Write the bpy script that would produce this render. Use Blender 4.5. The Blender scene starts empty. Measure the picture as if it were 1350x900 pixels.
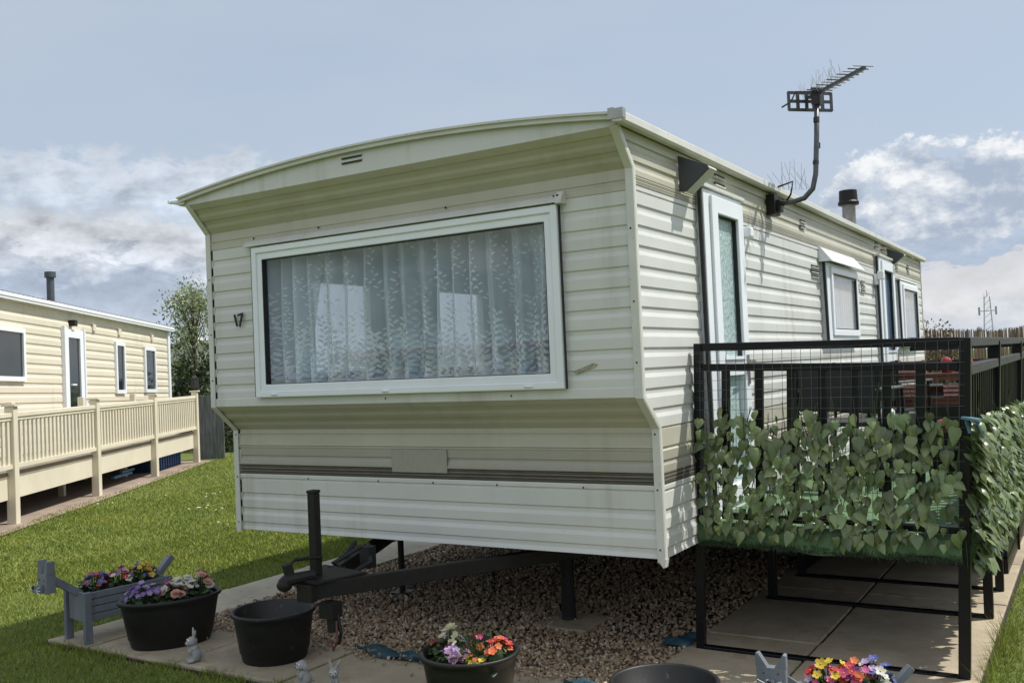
import bpy, bmesh, math, random
import numpy as np
from mathutils import Vector, Matrix
random.seed(7); rng = np.random.default_rng(7)
S = bpy.context.scene
COL = S.collection
R = math.radians

# ------------------------------------------------------------------ camera
cam = bpy.data.cameras.new('camera'); co = bpy.data.objects.new('camera', cam); COL.objects.link(co)
cam.sensor_width = 36; cam.sensor_fit = 'HORIZONTAL'; cam.lens = 36*1259.46/1350
cam.clip_start = .05; cam.clip_end = 4000
r_ = Vector((.85103235, .52333615, -.04316492)); f_ = Vector((-.52260696, .85212578, .0276336))
u_ = r_.cross(f_)
co.matrix_world = Matrix(((r_.x, u_.x, -f_.x, 1.9102), (r_.y, u_.y, -f_.y, -4.4907), (r_.z, u_.z, -f_.z, 1.6), (0, 0, 0, 1)))
S.camera = co

# ------------------------------------------------------------------ sun, sky, exposure
SUN = Vector((.50, .42, 1.0)).normalized()
S.view_settings.view_transform = 'Standard'; S.view_settings.look = 'None'
S.view_settings.exposure = 0.45; S.view_settings.gamma = 1; S.view_settings.use_curve_mapping = False
ld = bpy.data.lights.new('sun', 'SUN'); ld.energy = 4.0; ld.angle = R(.6); ld.color = (1, .955, .88)
lo = bpy.data.objects.new('sun', ld); COL.objects.link(lo); lo.location = (20, 10, 40)
lo.rotation_euler = SUN.to_track_quat('Z', 'Y').to_euler()

world = bpy.data.worlds.new('World'); S.world = world; world.use_nodes = True
def build_world():
    nt = world.node_tree; N = nt.nodes; L = nt.links
    for n in list(N): N.remove(n)
    out = N.new('ShaderNodeOutputWorld'); bg = N.new('ShaderNodeBackground'); bg.inputs[1].default_value = .10
    L.new(bg.outputs[0], out.inputs[0])
    sky = N.new('ShaderNodeTexSky'); sky.sky_type = 'NISHITA'; sky.sun_disc = False
    sky.sun_elevation = math.asin(SUN.z); sky.sun_rotation = math.atan2(SUN.x, SUN.y)
    sky.air_density = 1.0; sky.dust_density = 1.2; sky.ozone_density = 1.5
    tc = N.new('ShaderNodeTexCoord')
    def val(x, s, i):
        if isinstance(x, (int, float)): s.inputs[i].default_value = x
        else: L.new(x, s.inputs[i])
    def M(op, a, b=0, c=None):
        n = N.new('ShaderNodeMath'); n.operation = op; val(a, n, 0); val(b, n, 1)
        if c is not None: val(c, n, 2)
        return n.outputs[0]
    def ss(x, a, b):
        n = N.new('ShaderNodeMapRange'); n.interpolation_type = 'SMOOTHSTEP'
        val(x, n, 0); n.inputs[1].default_value = a; n.inputs[2].default_value = b
        return n.outputs[0]
    def mixc(f, a, b):
        n = N.new('ShaderNodeMix'); n.data_type = 'RGBA'
        if isinstance(f, (int, float)): n.inputs[0].default_value = f
        else: L.new(f, n.inputs[0])
        for k, x in ((6, a), (7, b)):
            if isinstance(x, tuple): n.inputs[k].default_value = (*x, 1)
            else: L.new(x, n.inputs[k])
        return n.outputs[2]
    sep = N.new('ShaderNodeSeparateXYZ'); L.new(tc.outputs['Generated'], sep.inputs[0])
    # azimuth measured from the far left so that its seam lies behind the right-hand side
    X_ = M('ADD', M('MULTIPLY', sep.outputs[0], .852), M('MULTIPLY', sep.outputs[1], .523)); Y_ = M('SUBTRACT', M('MULTIPLY', sep.outputs[1], .852), M('MULTIPLY', sep.outputs[0], .523))
    az = M('ARCTAN2', X_, Y_); el = M('ARCSINE', sep.outputs[2])          # 0 = straight ahead of the viewer
    def vec(daz, de, st):
        cv = N.new('ShaderNodeCombineXYZ'); L.new(M('ADD', sep.outputs[0], daz*.8), cv.inputs[0]); L.new(sep.outputs[1], cv.inputs[1]); L.new(M('MULTIPLY', M('ADD', sep.outputs[2], de), st), cv.inputs[2]); return cv.outputs[0]
    def noise(v, sc_, det, ro, dis=0):
        n = N.new('ShaderNodeTexNoise'); n.inputs['Scale'].default_value = sc_; n.inputs['Detail'].default_value = det; n.inputs['Roughness'].default_value = ro; n.inputs['Distortion'].default_value = dis
        L.new(v, n.inputs['Vector']); return M('SUBTRACT', n.outputs[0], .5)
    def fbm(daz, de):
        v = vec(daz, de, 1.5); return M('ADD', M('MULTIPLY', noise(v, 13, 9, .6, .25), 1.5), M('MULTIPLY', noise(v, 42, 6, .6), .55))
    n0 = fbm(0, 0); n1 = fbm(.006, .011); n2 = fbm(.010, .026); mott = noise(vec(0, 0, 2.6), 22, 8, .62, .3)
    blob = 0
    for a0, e0, sa, se, w in ((.395, .180, .040, .024, .85), (.43, .168, .05, .03, .4), (.475, .150, .055, .034, .95), (.43, .125, .11, .028, .75), (.345, .160, .014, .020, .80), (.335, .132, .035, .026, .7), (.75, .15, .16, .06, .8), (-1.2, .25, .4, .07, .5), (2.6, .3, .6, .1, .4)):
        x = M('DIVIDE', M('SUBTRACT', az, a0), sa); y = M('DIVIDE', M('SUBTRACT', el, e0), se)
        blob = M('ADD', blob, M('MULTIPLY', M('EXPONENT', M('MULTIPLY', M('ADD', M('MULTIPLY', x, x), M('MULTIPLY', y, y)), -1.0)), w))
    d0 = M('ADD', M('ADD', M('MULTIPLY', n0, 1.5), M('MULTIPLY', mott, .5)), blob)
    alpha = M('MULTIPLY', ss(d0, .42, .66), ss(blob, .04, .2))
    lit = M('ADD', M('MULTIPLY', M('SUBTRACT', n0, n1), 1.3), M('MULTIPLY', M('SUBTRACT', n0, n2), .9))
    lit = M('ADD', lit, M('MULTIPLY', mott, 1.1))
    lit = M('ADD', lit, M('MULTIPLY', M('SUBTRACT', el, .150), 6.5))
    lit = M('SUBTRACT', lit, M('MULTIPLY', M('SUBTRACT', d0, .6), .30))
    lit = ss(lit, -.62, .62)
    c1 = mixc(ss(lit, 0, .55), (3.0, 3.55, 4.45), (4.6, 5.0, 5.55))
    c2 = mixc(ss(lit, .45, 1.0), c1, (7.0, 7.1, 7.2))
    # layered banks low in the sky, left and right
    e2 = M('ADD', el, M('ADD', M('MULTIPLY', n0, .050), M('MULTIPLY', mott, .085)))
    def ramp(stops):
        r = N.new('ShaderNodeValToRGB'); r.color_ramp.interpolation = 'EASE'; L.new(M('DIVIDE', e2, .3), r.inputs[0])
        for i, (p, c, al) in enumerate(stops):
            el_ = r.color_ramp.elements[i] if i < 2 else r.color_ramp.elements.new(p/.3)
            el_.position = p/.3; el_.color = (*[q/8 for q in c], al)
        m_ = N.new('ShaderNodeVectorMath'); m_.operation = 'SCALE'; m_.inputs[3].default_value = 8; L.new(r.outputs[0], m_.inputs[0]); return m_.outputs[0], r.outputs[1]
    lc, la = ramp(((0, (4.7, 5.2, 6.0), .3), (.06, (3.7, 4.25, 5.1), .9), (.098, (3.15, 3.7, 4.6), 1), (.118, (4.2, 4.6, 5.2), 1), (.126, (5.1, 5.4, 5.9), 1), (.152, (5.3, 5.55, 5.95), 1), (.172, (4.0, 4.55, 5.35), 1), (.195, (4.4, 4.9, 5.6), .95), (.212, (4.9, 5.25, 5.75), .7), (.228, (4.4, 4.9, 5.5), 0)))
    rc_, ra = ramp(((0, (4.6, 5.2, 6.0), .3), (.03, (5.2, 5.35, 5.6), .8), (.055, (5.4, 5.4, 5.5), 1), (.078, (5.0, 5.1, 5.4), 1), (.087, (3.3, 3.9, 4.9), 1), (.115, (3.5, 4.1, 5.0), .9), (.135, (4.2, 4.8, 5.5), 0)))
    # thin high veil over the blue, paler towards the horizon
    cvv = N.new('ShaderNodeCombineXYZ'); L.new(M('MULTIPLY', az, .7), cvv.inputs[0]); L.new(M('MULTIPLY', el, 2.2), cvv.inputs[1])
    nv = N.new('ShaderNodeTexNoise'); nv.inputs['Scale'].default_value = 3.2; nv.inputs['Detail'].default_value = 5; L.new(cvv.outputs[0], nv.inputs['Vector'])
    veil = M('ADD', .80, M('MULTIPLY', M('SUBTRACT', nv.outputs[0], .5), .55))
    veil = M('ADD', veil, M('MULTIPLY', ss(el, .30, .0), .22))
    vc = N.new('ShaderNodeClamp'); L.new(veil, vc.inputs[0]); vc.inputs[1].default_value = .4; vc.inputs[2].default_value = .97
    base = mixc(vc.outputs[0], sky.outputs[0], (3.85, 4.4, 5.2))
    def vary(c, k):
        v = N.new('ShaderNodeVectorMath'); v.operation = 'SCALE'; L.new(c, v.inputs[0]); L.new(M('ADD', 1, M('MULTIPLY', M('ADD', mott, M('MULTIPLY', M('SUBTRACT', n0, n2), .8)), k)), v.inputs[3]); return v.outputs[0]
    lc = vary(lc, .75); rc_ = vary(rc_, .35)
    base = mixc(M('MULTIPLY', la, ss(az, -.02, -.26)), base, lc)
    base = mixc(M('MULTIPLY', ra, ss(az, .22, .36)), base, rc_)
    # unseen bright cloud added behind the viewer to light the shaded front
    back = M('MULTIPLY', ss(Y_, .15, -.55), M('ADD', .80, M('MULTIPLY', n0, .9)))
    back = M('MULTIPLY', back, ss(el, .10, .55))
    base = mixc(back, base, (7.6, 7.9, 8.5))
    L.new(mixc(M('MULTIPLY', alpha, .95), base, c2), bg.inputs[0])
build_world()

# ------------------------------------------------------------------ helpers
def tag(o, label=None, cat=None, group=None, kind=None):
    if label: o['label'] = label
    if cat: o['category'] = cat
    if group: o['group'] = group
    if kind: o['kind'] = kind
    return o
def thing(name, label, cat, loc=(0, 0, 0), rotz=0, group=None):
    o = bpy.data.objects.new(name, None); o.empty_display_size = .1; COL.objects.link(o)
    o.location = loc; o.rotation_euler = (0, 0, rotz)
    return tag(o, label, cat, group)
def wloc(o):
    v = Vector((0, 0, 0))
    while o: v = v + Vector(o.location); o = o.parent
    return v
class MB:
    def __init__(s): s.v = []; s.f = []
    def add(s, v, f):
        b = len(s.v); s.v += [tuple(map(float, p)) for p in v]; s.f += [tuple(i+b for i in q) for q in f]; return s
    def bx(s, x0, x1, y0, y1, z0, z1):
        return s.add([(x, y, z) for z in (z0, z1) for y in (y0, y1) for x in (x0, x1)],
                     [(0, 2, 3, 1), (4, 5, 7, 6), (0, 1, 5, 4), (2, 6, 7, 3), (0, 4, 6, 2), (1, 3, 7, 5)])
    def bar(s, p0, p1, w, h, up=(0, 0, 1), w1=None, h1=None):
        p0 = Vector(p0); p1 = Vector(p1); d = (p1-p0).normalized(); up = Vector(up)
        if abs(d.dot(up)) > .98: up = Vector((0, 1, 0))
        a = d.cross(up).normalized(); b = a.cross(d).normalized(); v = []
        for p, ww, hh in ((p0, w, h), (p1, w1 or w, h1 or h)):
            for i, j in ((-1, -1), (1, -1), (1, 1), (-1, 1)): v.append(p + a*ww/2*i + b*hh/2*j)
        return s.add(v, [(3, 2, 1, 0), (4, 5, 6, 7), (0, 1, 5, 4), (1, 2, 6, 5), (2, 3, 7, 6), (3, 0, 4, 7)])
    def tube(s, pts, r, n=8, cap=True):
        pts = [Vector(p) for p in pts]; rs = r if isinstance(r, (list, tuple)) else [r]*len(pts); v = []; f = []; ref = None
        for i, p in enumerate(pts):
            d = (pts[min(i+1, len(pts)-1)]-pts[max(i-1, 0)]).normalized()
            if ref is None: ref = d.orthogonal().normalized()
            a = (ref - d*ref.dot(d)).normalized(); ref = a; b = d.cross(a)
            v += [p + (a*math.cos(2*math.pi*k/n)+b*math.sin(2*math.pi*k/n))*rs[i] for k in range(n)]
        for i in range(len(pts)-1):
            f += [(i*n+k, i*n+(k+1) % n, (i+1)*n+(k+1) % n, (i+1)*n+k) for k in range(n)]
        if cap: f += [tuple(range(n-1, -1, -1)), tuple(range((len(pts)-1)*n, len(pts)*n))]
        return s.add(v, f)
    def lathe(s, prof, c=(0, 0, 0), n=32, sx=1, sy=1, rot=0, cap=True):
        v = []; f = []; ca, sa = math.cos(rot), math.sin(rot)
        for r, z in prof:
            for k in range(n):
                t = 2*math.pi*k/n; x = r*sx*math.cos(t); y = r*sy*math.sin(t)
                v.append((c[0]+x*ca-y*sa, c[1]+x*sa+y*ca, c[2]+z))
        for i in range(len(prof)-1): f += [(i*n+k, i*n+(k+1) % n, (i+1)*n+(k+1) % n, (i+1)*n+k) for k in range(n)]
        if cap: f += [tuple(range(n-1, -1, -1)), tuple(range((len(prof)-1)*n, len(prof)*n))]
        return s.add(v, f)
    def ball(s, c, rx, ry=None, rz=None, nu=14, nv=9, rot=None):
        ry = ry or rx; rz = rz or rx; v = []; f = []
        m = rot or Matrix.Identity(3)
        for i in range(nv+1):
            ph = math.pi*(i/nv-.5)
            for k in range(nu):
                t = 2*math.pi*k/nu
                v.append(Vector(c)+m @ Vector((rx*math.cos(ph)*math.cos(t), ry*math.cos(ph)*math.sin(t), rz*math.sin(ph))))
        for i in range(nv): f += [(i*nu+k, i*nu+(k+1) % nu, (i+1)*nu+(k+1) % nu, (i+1)*nu+k) for k in range(nu)]
        return s.add(v, f)
    def prism(s, poly, t0, t1, axis):                       # poly in the two other axes
        def pt(a, b, t): return {'x': (t, a, b), 'y': (a, t, b), 'z': (a, b, t)}[axis]
        n = len(poly)
        return s.add([pt(a, b, t) for t in (t0, t1) for a, b in poly],
                     [tuple(range(n-1, -1, -1)), tuple(range(n, 2*n))]+[(i, (i+1) % n, n+(i+1) % n, n+i) for i in range(n)])
    def ribbon(s, A, B, t0, t1, axis):                      # strip between two polylines, extruded along an axis
        for i in range(len(A)-1): s.prism([A[i], A[i+1], B[i+1], B[i]], t0, t1, axis)
        return s
    def ring(s, a0, a1, b0, b1, w, d0, d1, axis, w2=None):  # picture frame with mitred corners; axis = its normal
        w2 = w if w2 is None else w2
        o = [(a0, b0), (a1, b0), (a1, b1), (a0, b1)]; i = [(a0+w, b0+w2), (a1-w, b0+w2), (a1-w, b1-w), (a0+w, b1-w)]
        def pt(q, d): return (d, q[0], q[1]) if axis == 'x' else (q[0], d, q[1])
        v = [pt(q, d0) for q in o]+[pt(q, d0) for q in i]+[pt(q, d1) for q in o]+[pt(q, d1) for q in i]; f = []
        for k in range(4):
            j = (k+1) % 4
            f += [(k, j, 4+j, 4+k), (8+k, 12+k, 12+j, 8+j), (k, 8+k, 8+j, j), (4+k, 4+j, 12+j, 12+k)]
        return s.add(v, f)
    def build(s, name, m, parent=None, world=True, smooth=False, bevel=0, seg=2, fix=True):
        me = bpy.data.meshes.new(name); me.from_pydata(s.v, [], s.f)
        if fix:
            bm = bmesh.new(); bm.from_mesh(me); bmesh.ops.recalc_face_normals(bm, faces=bm.faces); bm.to_mesh(me); bm.free()
        if smooth: me.polygons.foreach_set('use_smooth', [True]*len(me.polygons))
        if m: me.materials.append(m)
        o = bpy.data.objects.new(name, me); COL.objects.link(o)
        if parent:
            o.parent = parent
            if world: o.location = -wloc(parent)
        if bevel:
            b = o.modifiers.new('bevel', 'BEVEL'); b.width = bevel; b.segments = seg; b.limit_method = 'ANGLE'; b.angle_limit = R(40)
        if smooth == 'auto':
            pass
        return o
def np_obj(name, V, F, m, parent=None, smooth=False):       # fast mesh from numpy (all faces same size)
    me = bpy.data.meshes.new(name); k = F.shape[1]
    me.vertices.add(len(V)); me.vertices.foreach_set('co', V.astype(np.float32).ravel())
    me.loops.add(F.size); me.loops.foreach_set('vertex_index', F.astype(np.int32).ravel())
    me.polygons.add(len(F)); me.polygons.foreach_set('loop_start', np.arange(0, F.size, k, dtype=np.int32))
    if smooth: me.polygons.foreach_set('use_smooth', np.ones(len(F), bool))
    me.update(); me.validate(); me.materials.append(m)
    o = bpy.data.objects.new(name, me); COL.objects.link(o)
    if parent: o.parent = parent; o.location = -wloc(parent)
    return o
def copy_tree(o, parent=None):
    c = o.copy(); COL.objects.link(c)
    if parent: c.parent = parent
    for ch in list(o.children): copy_tree(ch, c)
    return c

# ------------------------------------------------------------------ materials
def nodes(m):
    m.use_nodes = True; nt = m.node_tree; return nt, nt.nodes, nt.links, nt.nodes['Principled BSDF']
def mat(name, c, rough=.6, var=.12, scale=6, stretch=(1, 1, 1), c2=None, bump=0, bscale=60, spec=.5, metal=0, speck=None, island=0, trans=0, fine=0):
    m = bpy.data.materials.new(name); nt, N, L, P = nodes(m)
    tc = N.new('ShaderNodeTexCoord'); mp = N.new('ShaderNodeMapping'); mp.inputs['Scale'].default_value = stretch
    L.new(tc.outputs['Object'], mp.inputs[0])
    nz = N.new('ShaderNodeTexNoise'); nz.inputs['Scale'].default_value = scale; nz.inputs['Detail'].default_value = 7; nz.inputs['Roughness'].default_value = .62
    L.new(mp.outputs[0], nz.inputs['Vector'])
    mr = N.new('ShaderNodeMapRange'); L.new(nz.outputs[0], mr.inputs[0]); mr.inputs[1].default_value = .32; mr.inputs[2].default_value = .68
    mx = N.new('ShaderNodeMix'); mx.data_type = 'RGBA'; L.new(mr.outputs[0], mx.inputs[0])
    c2 = c2 or tuple(x*(1-2*var) for x in c)
    mx.inputs[6].default_value = (*c2, 1); mx.inputs[7].default_value = (*c, 1); col = mx.outputs[2]
    if speck:
        n2 = N.new('ShaderNodeTexNoise'); n2.inputs['Scale'].default_value = speck[1]; n2.inputs['Detail'].default_value = 4; L.new(tc.outputs['Object'], n2.inputs['Vector'])
        r2 = N.new('ShaderNodeMapRange'); L.new(n2.outputs[0], r2.inputs[0]); r2.inputs[1].default_value = speck[2]; r2.inputs[2].default_value = speck[2]+.08
        m2 = N.new('ShaderNodeMix'); m2.data_type = 'RGBA'; L.new(r2.outputs[0], m2.inputs[0]); L.new(col, m2.inputs[6]); m2.inputs[7].default_value = (*speck[0], 1); col = m2.outputs[2]
    if island:
        g = N.new('ShaderNodeNewGeometry'); hs = N.new('ShaderNodeHueSaturation'); L.new(col, hs.inputs['Color'])
        a = N.new('ShaderNodeMapRange'); L.new(g.outputs['Random Per Island'], a.inputs[0]); a.inputs[3].default_value = 1-island; a.inputs[4].default_value = 1+island
        L.new(a.outputs[0], hs.inputs['Value'])
        w = N.new('ShaderNodeTexWhiteNoise'); w.noise_dimensions = '1D'; L.new(g.outputs['Random Per Island'], w.inputs['W'])
        b = N.new('ShaderNodeMapRange'); L.new(w.outputs['Value'], b.inputs[0]); b.inputs[3].default_value = .5-.03*island; b.inputs[4].default_value = .5+.05*island
        L.new(b.outputs[0], hs.inputs['Hue']); col = hs.outputs[0]
    L.new(col, P.inputs['Base Color']); P.inputs['Roughness'].default_value = rough
    P.inputs['Specular IOR Level'].default_value = spec; P.inputs['Metallic'].default_value = metal
    if bump:
        n3 = N.new('ShaderNodeTexNoise'); n3.inputs['Scale'].default_value = bscale; n3.inputs['Detail'].default_value = 6; L.new(mp.outputs[0], n3.inputs['Vector'])
        bp = N.new('ShaderNodeBump'); bp.inputs['Strength'].default_value = bump; bp.inputs['Distance'].default_value = .01
        L.new(n3.outputs[0], bp.inputs['Height']); L.new(bp.outputs[0], P.inputs['Normal'])
    if trans:
        tr = N.new('ShaderNodeBsdfTranslucent'); L.new(col, tr.inputs[0]); ms = N.new('ShaderNodeMixShader'); ms.inputs[0].default_value = trans
        L.new(P.outputs[0], ms.inputs[1]); L.new(tr.outputs[0], ms.inputs[2]); L.new(ms.outputs[0], N['Material Output'].inputs[0])
    return m
def grime(m, col, amt, sc=(9, 9, .55), lo=.50, hi=.78):
    nt = m.node_tree; N, L = nt.nodes, nt.links; P = N['Principled BSDF']; src = P.inputs['Base Color'].links[0].from_socket
    tc = N.new('ShaderNodeTexCoord'); mp = N.new('ShaderNodeMapping'); mp.inputs['Scale'].default_value = sc; L.new(tc.outputs['Object'], mp.inputs[0])
    n1 = N.new('ShaderNodeTexNoise'); n1.inputs['Scale'].default_value = 1; n1.inputs['Detail'].default_value = 8; n1.inputs['Roughness'].default_value = .65; L.new(mp.outputs[0], n1.inputs['Vector'])
    n2 = N.new('ShaderNodeTexNoise'); n2.inputs['Scale'].default_value = .9; n2.inputs['Detail'].default_value = 4; L.new(tc.outputs['Object'], n2.inputs['Vector'])
    mu = N.new('ShaderNodeMath'); mu.operation = 'MULTIPLY'; L.new(n1.outputs[0], mu.inputs[0]); L.new(n2.outputs[0], mu.inputs[1])
    mr = N.new('ShaderNodeMapRange'); mr.interpolation_type = 'SMOOTHSTEP'; L.new(mu.outputs[0], mr.inputs[0]); mr.inputs[1].default_value = lo*lo; mr.inputs[2].default_value = hi*hi*.75; mr.inputs[4].default_value = amt
    mx = N.new('ShaderNodeMix'); mx.data_type = 'RGBA'; L.new(mr.outputs[0], mx.inputs[0]); L.new(src, mx.inputs[6]); mx.inputs[7].default_value = (*col, 1); L.new(mx.outputs[2], P.inputs['Base Color'])
def glass(name, tint=(.985, .99, .99), rough=0.0, f=1.5):
    m = bpy.data.materials.new(name); nt, N, L, P = nodes(m); N.remove(P)
    t = N.new('ShaderNodeBsdfTransparent'); t.inputs[0].default_value = (*tint, 1)
    g = N.new('ShaderNodeBsdfGlossy'); g.inputs['Roughness'].default_value = rough
    lw = N.new('ShaderNodeLayerWeight'); lw.inputs[0].default_value = .5
    pw = N.new('ShaderNodeMath'); pw.operation = 'POWER'; L.new(lw.outputs['Facing'], pw.inputs[0]); pw.inputs[1].default_value = 5      # Schlick
    mu = N.new('ShaderNodeMath'); mu.operation = 'MULTIPLY_ADD'; mu.inputs[1].default_value = .90; mu.inputs[2].default_value = .05; mu.use_clamp = True; L.new(pw.outputs[0], mu.inputs[0])
    ms = N.new('ShaderNodeMixShader'); L.new(mu.outputs[0], ms.inputs[0]); L.new(t.outputs[0], ms.inputs[1]); L.new(g.outputs[0], ms.inputs[2])
    L.new(ms.outputs[0], N['Material Output'].inputs[0]); return m
def sheer(name, c, opacity):
    m = bpy.data.materials.new(name); nt, N, L, P = nodes(m); N.remove(P)
    t = N.new('ShaderNodeBsdfTransparent'); d = N.new('ShaderNodeBsdfDiffuse'); d.inputs[0].default_value = (*c, 1)
    tl = N.new('ShaderNodeBsdfTranslucent'); tl.inputs[0].default_value = (*c, 1)
    a = N.new('ShaderNodeMixShader'); a.inputs[0].default_value = .45; L.new(d.outputs[0], a.inputs[1]); L.new(tl.outputs[0], a.inputs[2])
    lw = N.new('ShaderNodeLayerWeight'); lw.inputs[0].default_value = .42
    mr = N.new('ShaderNodeMapRange'); L.new(lw.outputs['Facing'], mr.inputs[0]); mr.inputs[3].default_value = opacity; mr.inputs[4].default_value = min(1, opacity*3.4)
    b = N.new('ShaderNodeMixShader'); L.new(mr.outputs[0], b.inputs[0]); L.new(t.outputs[0], b.inputs[1]); L.new(a.outputs[0], b.inputs[2])
    L.new(b.outputs[0], N['Material Output'].inputs[0]); return m

SID = mat('siding_white', (.60, .61, .585), .38, .055, 1.6, (1.0, 1.0, 2.0), bump=.10, bscale=3.2, speck=((.40, .40, .33), 55, .70))
SIDC = mat('siding_cream', (.475, .46, .38), .42, .06, 2.0, (1, 1, 2.5), bump=.08, bscale=3.2, speck=((.36, .34, .23), 45, .70))
grime(SID, (.36, .35, .27), .55); grime(SIDC, (.31, .29, .20), .5)
STRIPE3 = mat('faded_stripe', (.30, .28, .225), .45, .12, 9)
TAUPE = mat('siding_taupe', (.37, .355, .30), .42, .06, 2.0, (1, 1, 2.5), bump=.08, bscale=3.2, speck=((.29, .27, .21), 45, .70)); grime(TAUPE, (.27, .25, .19), .4)
STRIPE = mat('brown_stripe', (.085, .075, .062), .45, .15, 9)
STRIPE2 = mat('grey_brown_stripe', (.20, .185, .155), .45, .15, 9)
TRIM = mat('trim_white', (.62, .625, .58), .35, .08, 5, speck=((.42, .41, .34), 40, .66))
UPVC = mat('white_upvc', (.76, .80, .84), .28, .04, 3)
GASK = mat('black_gasket', (.015, .015, .017), .6)
DARKM = mat('dark_steel', (.011, .0115, .013), .5, .25, 25, c2=(.020, .017, .015), bump=.15, bscale=90, spec=.22)
BLACKP = mat('black_paint', (.006, .0065, .009), .36, .2, 12, bump=.05, bscale=120, spec=.28)
UNDER = mat('underfloor', (.03, .028, .026), .9)
LINING = mat('interior_lining', (.33, .29, .24), .7)
GLASS = glass('window_glass'); 
LACE = sheer('curtain_voile', (.79, .92, 1.0), .55); LACELEAF = sheer('lace_leaf', (.92, .97, 1.0), .80); DRAPE = sheer('drape_voile', (.80, .80, .86), .72)
CURT = mat('window_curtain', (.72, .74, .75), .8, .10, 3, (6, 6, .4))
FLUE = mat('flue_steel', (.30, .29, .27), .45, .25, 10, metal=.4)
BLACKPL = mat('black_plastic', (.013, .0135, .0135), .5, .18, 7, bump=.04, bscale=70, spec=.35, speck=((.05, .046, .038), 22, .66))
CONC = mat('concrete_slab', (.42, .355, .255), .9, .18, 2.6, bump=.35, bscale=80, speck=((.30, .24, .155), 7, .58))
CONCS = mat('concrete_path', (.46, .41, .31), .9, .18, 2.2, bump=.3, bscale=70, speck=((.24, .20, .15), 12, .62))
grime(CONC, (.19, .155, .105), .75, (1.6, 1.6, 1.6), .46, .80); grime(CONCS, (.22, .19, .14), .6, (1.4, 1.4, 1.4), .48, .8)
JOINT = mat('slab_joint', (.030, .026, .018), 1, .2, 20)
def gravel_mat():
    m = bpy.data.materials.new('gravel_stone'); nt, N, L, P = nodes(m)
    g = N.new('ShaderNodeNewGeometry'); cr = N.new('ShaderNodeValToRGB'); L.new(g.outputs['Random Per Island'], cr.inputs[0])
    for i, (p, c) in enumerate(((0, (.20, .135, .075)), (.25, (.42, .30, .185)), (.45, (.28, .195, .115)), (.6, (.52, .40, .27)), (.8, (.36, .27, .18)), (1, (.66, .58, .46)))):
        e = cr.color_ramp.elements[i] if i < 2 else cr.color_ramp.elements.new(p)
        e.position = p; e.color = (*c, 1)
    nz = N.new('ShaderNodeTexNoise'); nz.inputs['Scale'].default_value = 90; mx = N.new('ShaderNodeMix'); mx.data_type = 'RGBA'; mx.blend_type = 'MULTIPLY'; mx.inputs[0].default_value = .5
    L.new(cr.outputs[0], mx.inputs[6]); L.new(nz.outputs[0], mx.inputs[7]); L.new(mx.outputs[2], P.inputs['Base Color']); P.inputs['Roughness'].default_value = .75
    return m
GRAV = gravel_mat(); GRAVB = mat('gravel_bed', (.13, .09, .06), .95, .35, 60)
LAWN = mat('lawn_ground', (.12, .145, .022), .95, .22, .9, c2=(.075, .105, .016), bump=.5, bscale=120, speck=((.11, .115, .03), 5, .60))
BLADE = mat('grass_blade', (.25, .275, .052), .55, .25, 1.3, c2=(.145, .195, .034), island=.35, trans=.3, spec=.3)
WHITEP = mat('daisy_white', (.8, .8, .75), .7)
IVY = mat('ivy_leaf', (.20, .25, .11), .32, .22, 9, c2=(.095, .14, .05), island=.48, trans=.28, spec=.6)
TURF = mat('deck_turf', (.115, .21, .105), .9, .25, 14, c2=(.05, .10, .045), bump=.6, bscale=220)
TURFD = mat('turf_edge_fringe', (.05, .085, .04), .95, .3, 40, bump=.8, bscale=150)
GREYW = mat('grey_painted_wood', (.165, .185, .215), .6, .16, 4, (3, 3, .8), bump=.08, bscale=40)
CREAMW = mat('neighbour_siding', (.66, .61, .49), .5, .05, 1.2, (1, 1, 2))
CREAMD = mat('cream_deck_board', (.68, .62, .49), .5, .06, 2)
grime(CREAMW, (.42, .37, .26), .5)
GREYF = mat('weathered_fence', (.16, .18, .19), .85, .3, 5, (4, 4, .6), bump=.3, bscale=20)
BARK = mat('bark', (.10, .085, .065), .9, .3, 12, bump=.4, bscale=40)
LEAFT = mat('tree_leaf', (.30, .34, .17), .5, .2, 2, c2=(.20, .24, .11), island=.4, trans=.3)
LEAFD = mat('hedge_leaf', (.045, .07, .022), .6, .2, 2, island=.4, trans=.15)
BLUEM = mat('blue_sheet', (.03, .085, .12), .6, .25, 18, bump=.6, bscale=25)
FIGW = mat('grey_stone_figurine', (.36, .36, .355), .7, .22, 30, bump=.25, bscale=80)
EYEB = mat('eye_black', (.01, .01, .01), .3)
WOODB = mat('red_brown_wood', (.17, .06, .04), .6, .25, 6, (1, 6, 6))

# ------------------------------------------------------------------ ground
g = MB(); g.add([(-900, -900, 0), (900, -900, 0), (900, 900, 0), (-900, 900, 0)], [(0, 1, 2, 3)]).build('lawn', LAWN)
tag(bpy.data.objects['lawn'], kind='structure')
def slabs(name, rects, m, z0=.004, z1=.03, gap=.017, jit=.004):
    b = MB()
    for x0, x1, y0, y1 in rects:
        dz = random.uniform(-jit, jit); b.bx(x0+gap/2, x1-gap/2, y0+gap/2, y1-gap/2, z0, z1+dz)
    return tag(b.build(name, m, bevel=.006), kind='structure')
j = MB().bx(-3.82, 1.37, -.93, -.27, -.05, .012).bx(-3.82, -3.24, -.27, 9.5, -.05, .012).bx(-.13, 1.37, .03, 9.5, -.05, .012).bx(-.13, 1.37, -.27, .03, -.05, .012).build('path_bedding', JOINT); tag(j, kind='structure')
xs = [-3.80, -3.38, -2.60, -1.79, -1.0, -.20, .55, 1.36]
rc = [(xs[i], xs[i+1], -.92, -.28) for i in range(7)]
slabs('front_path', rc, CONC)
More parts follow.
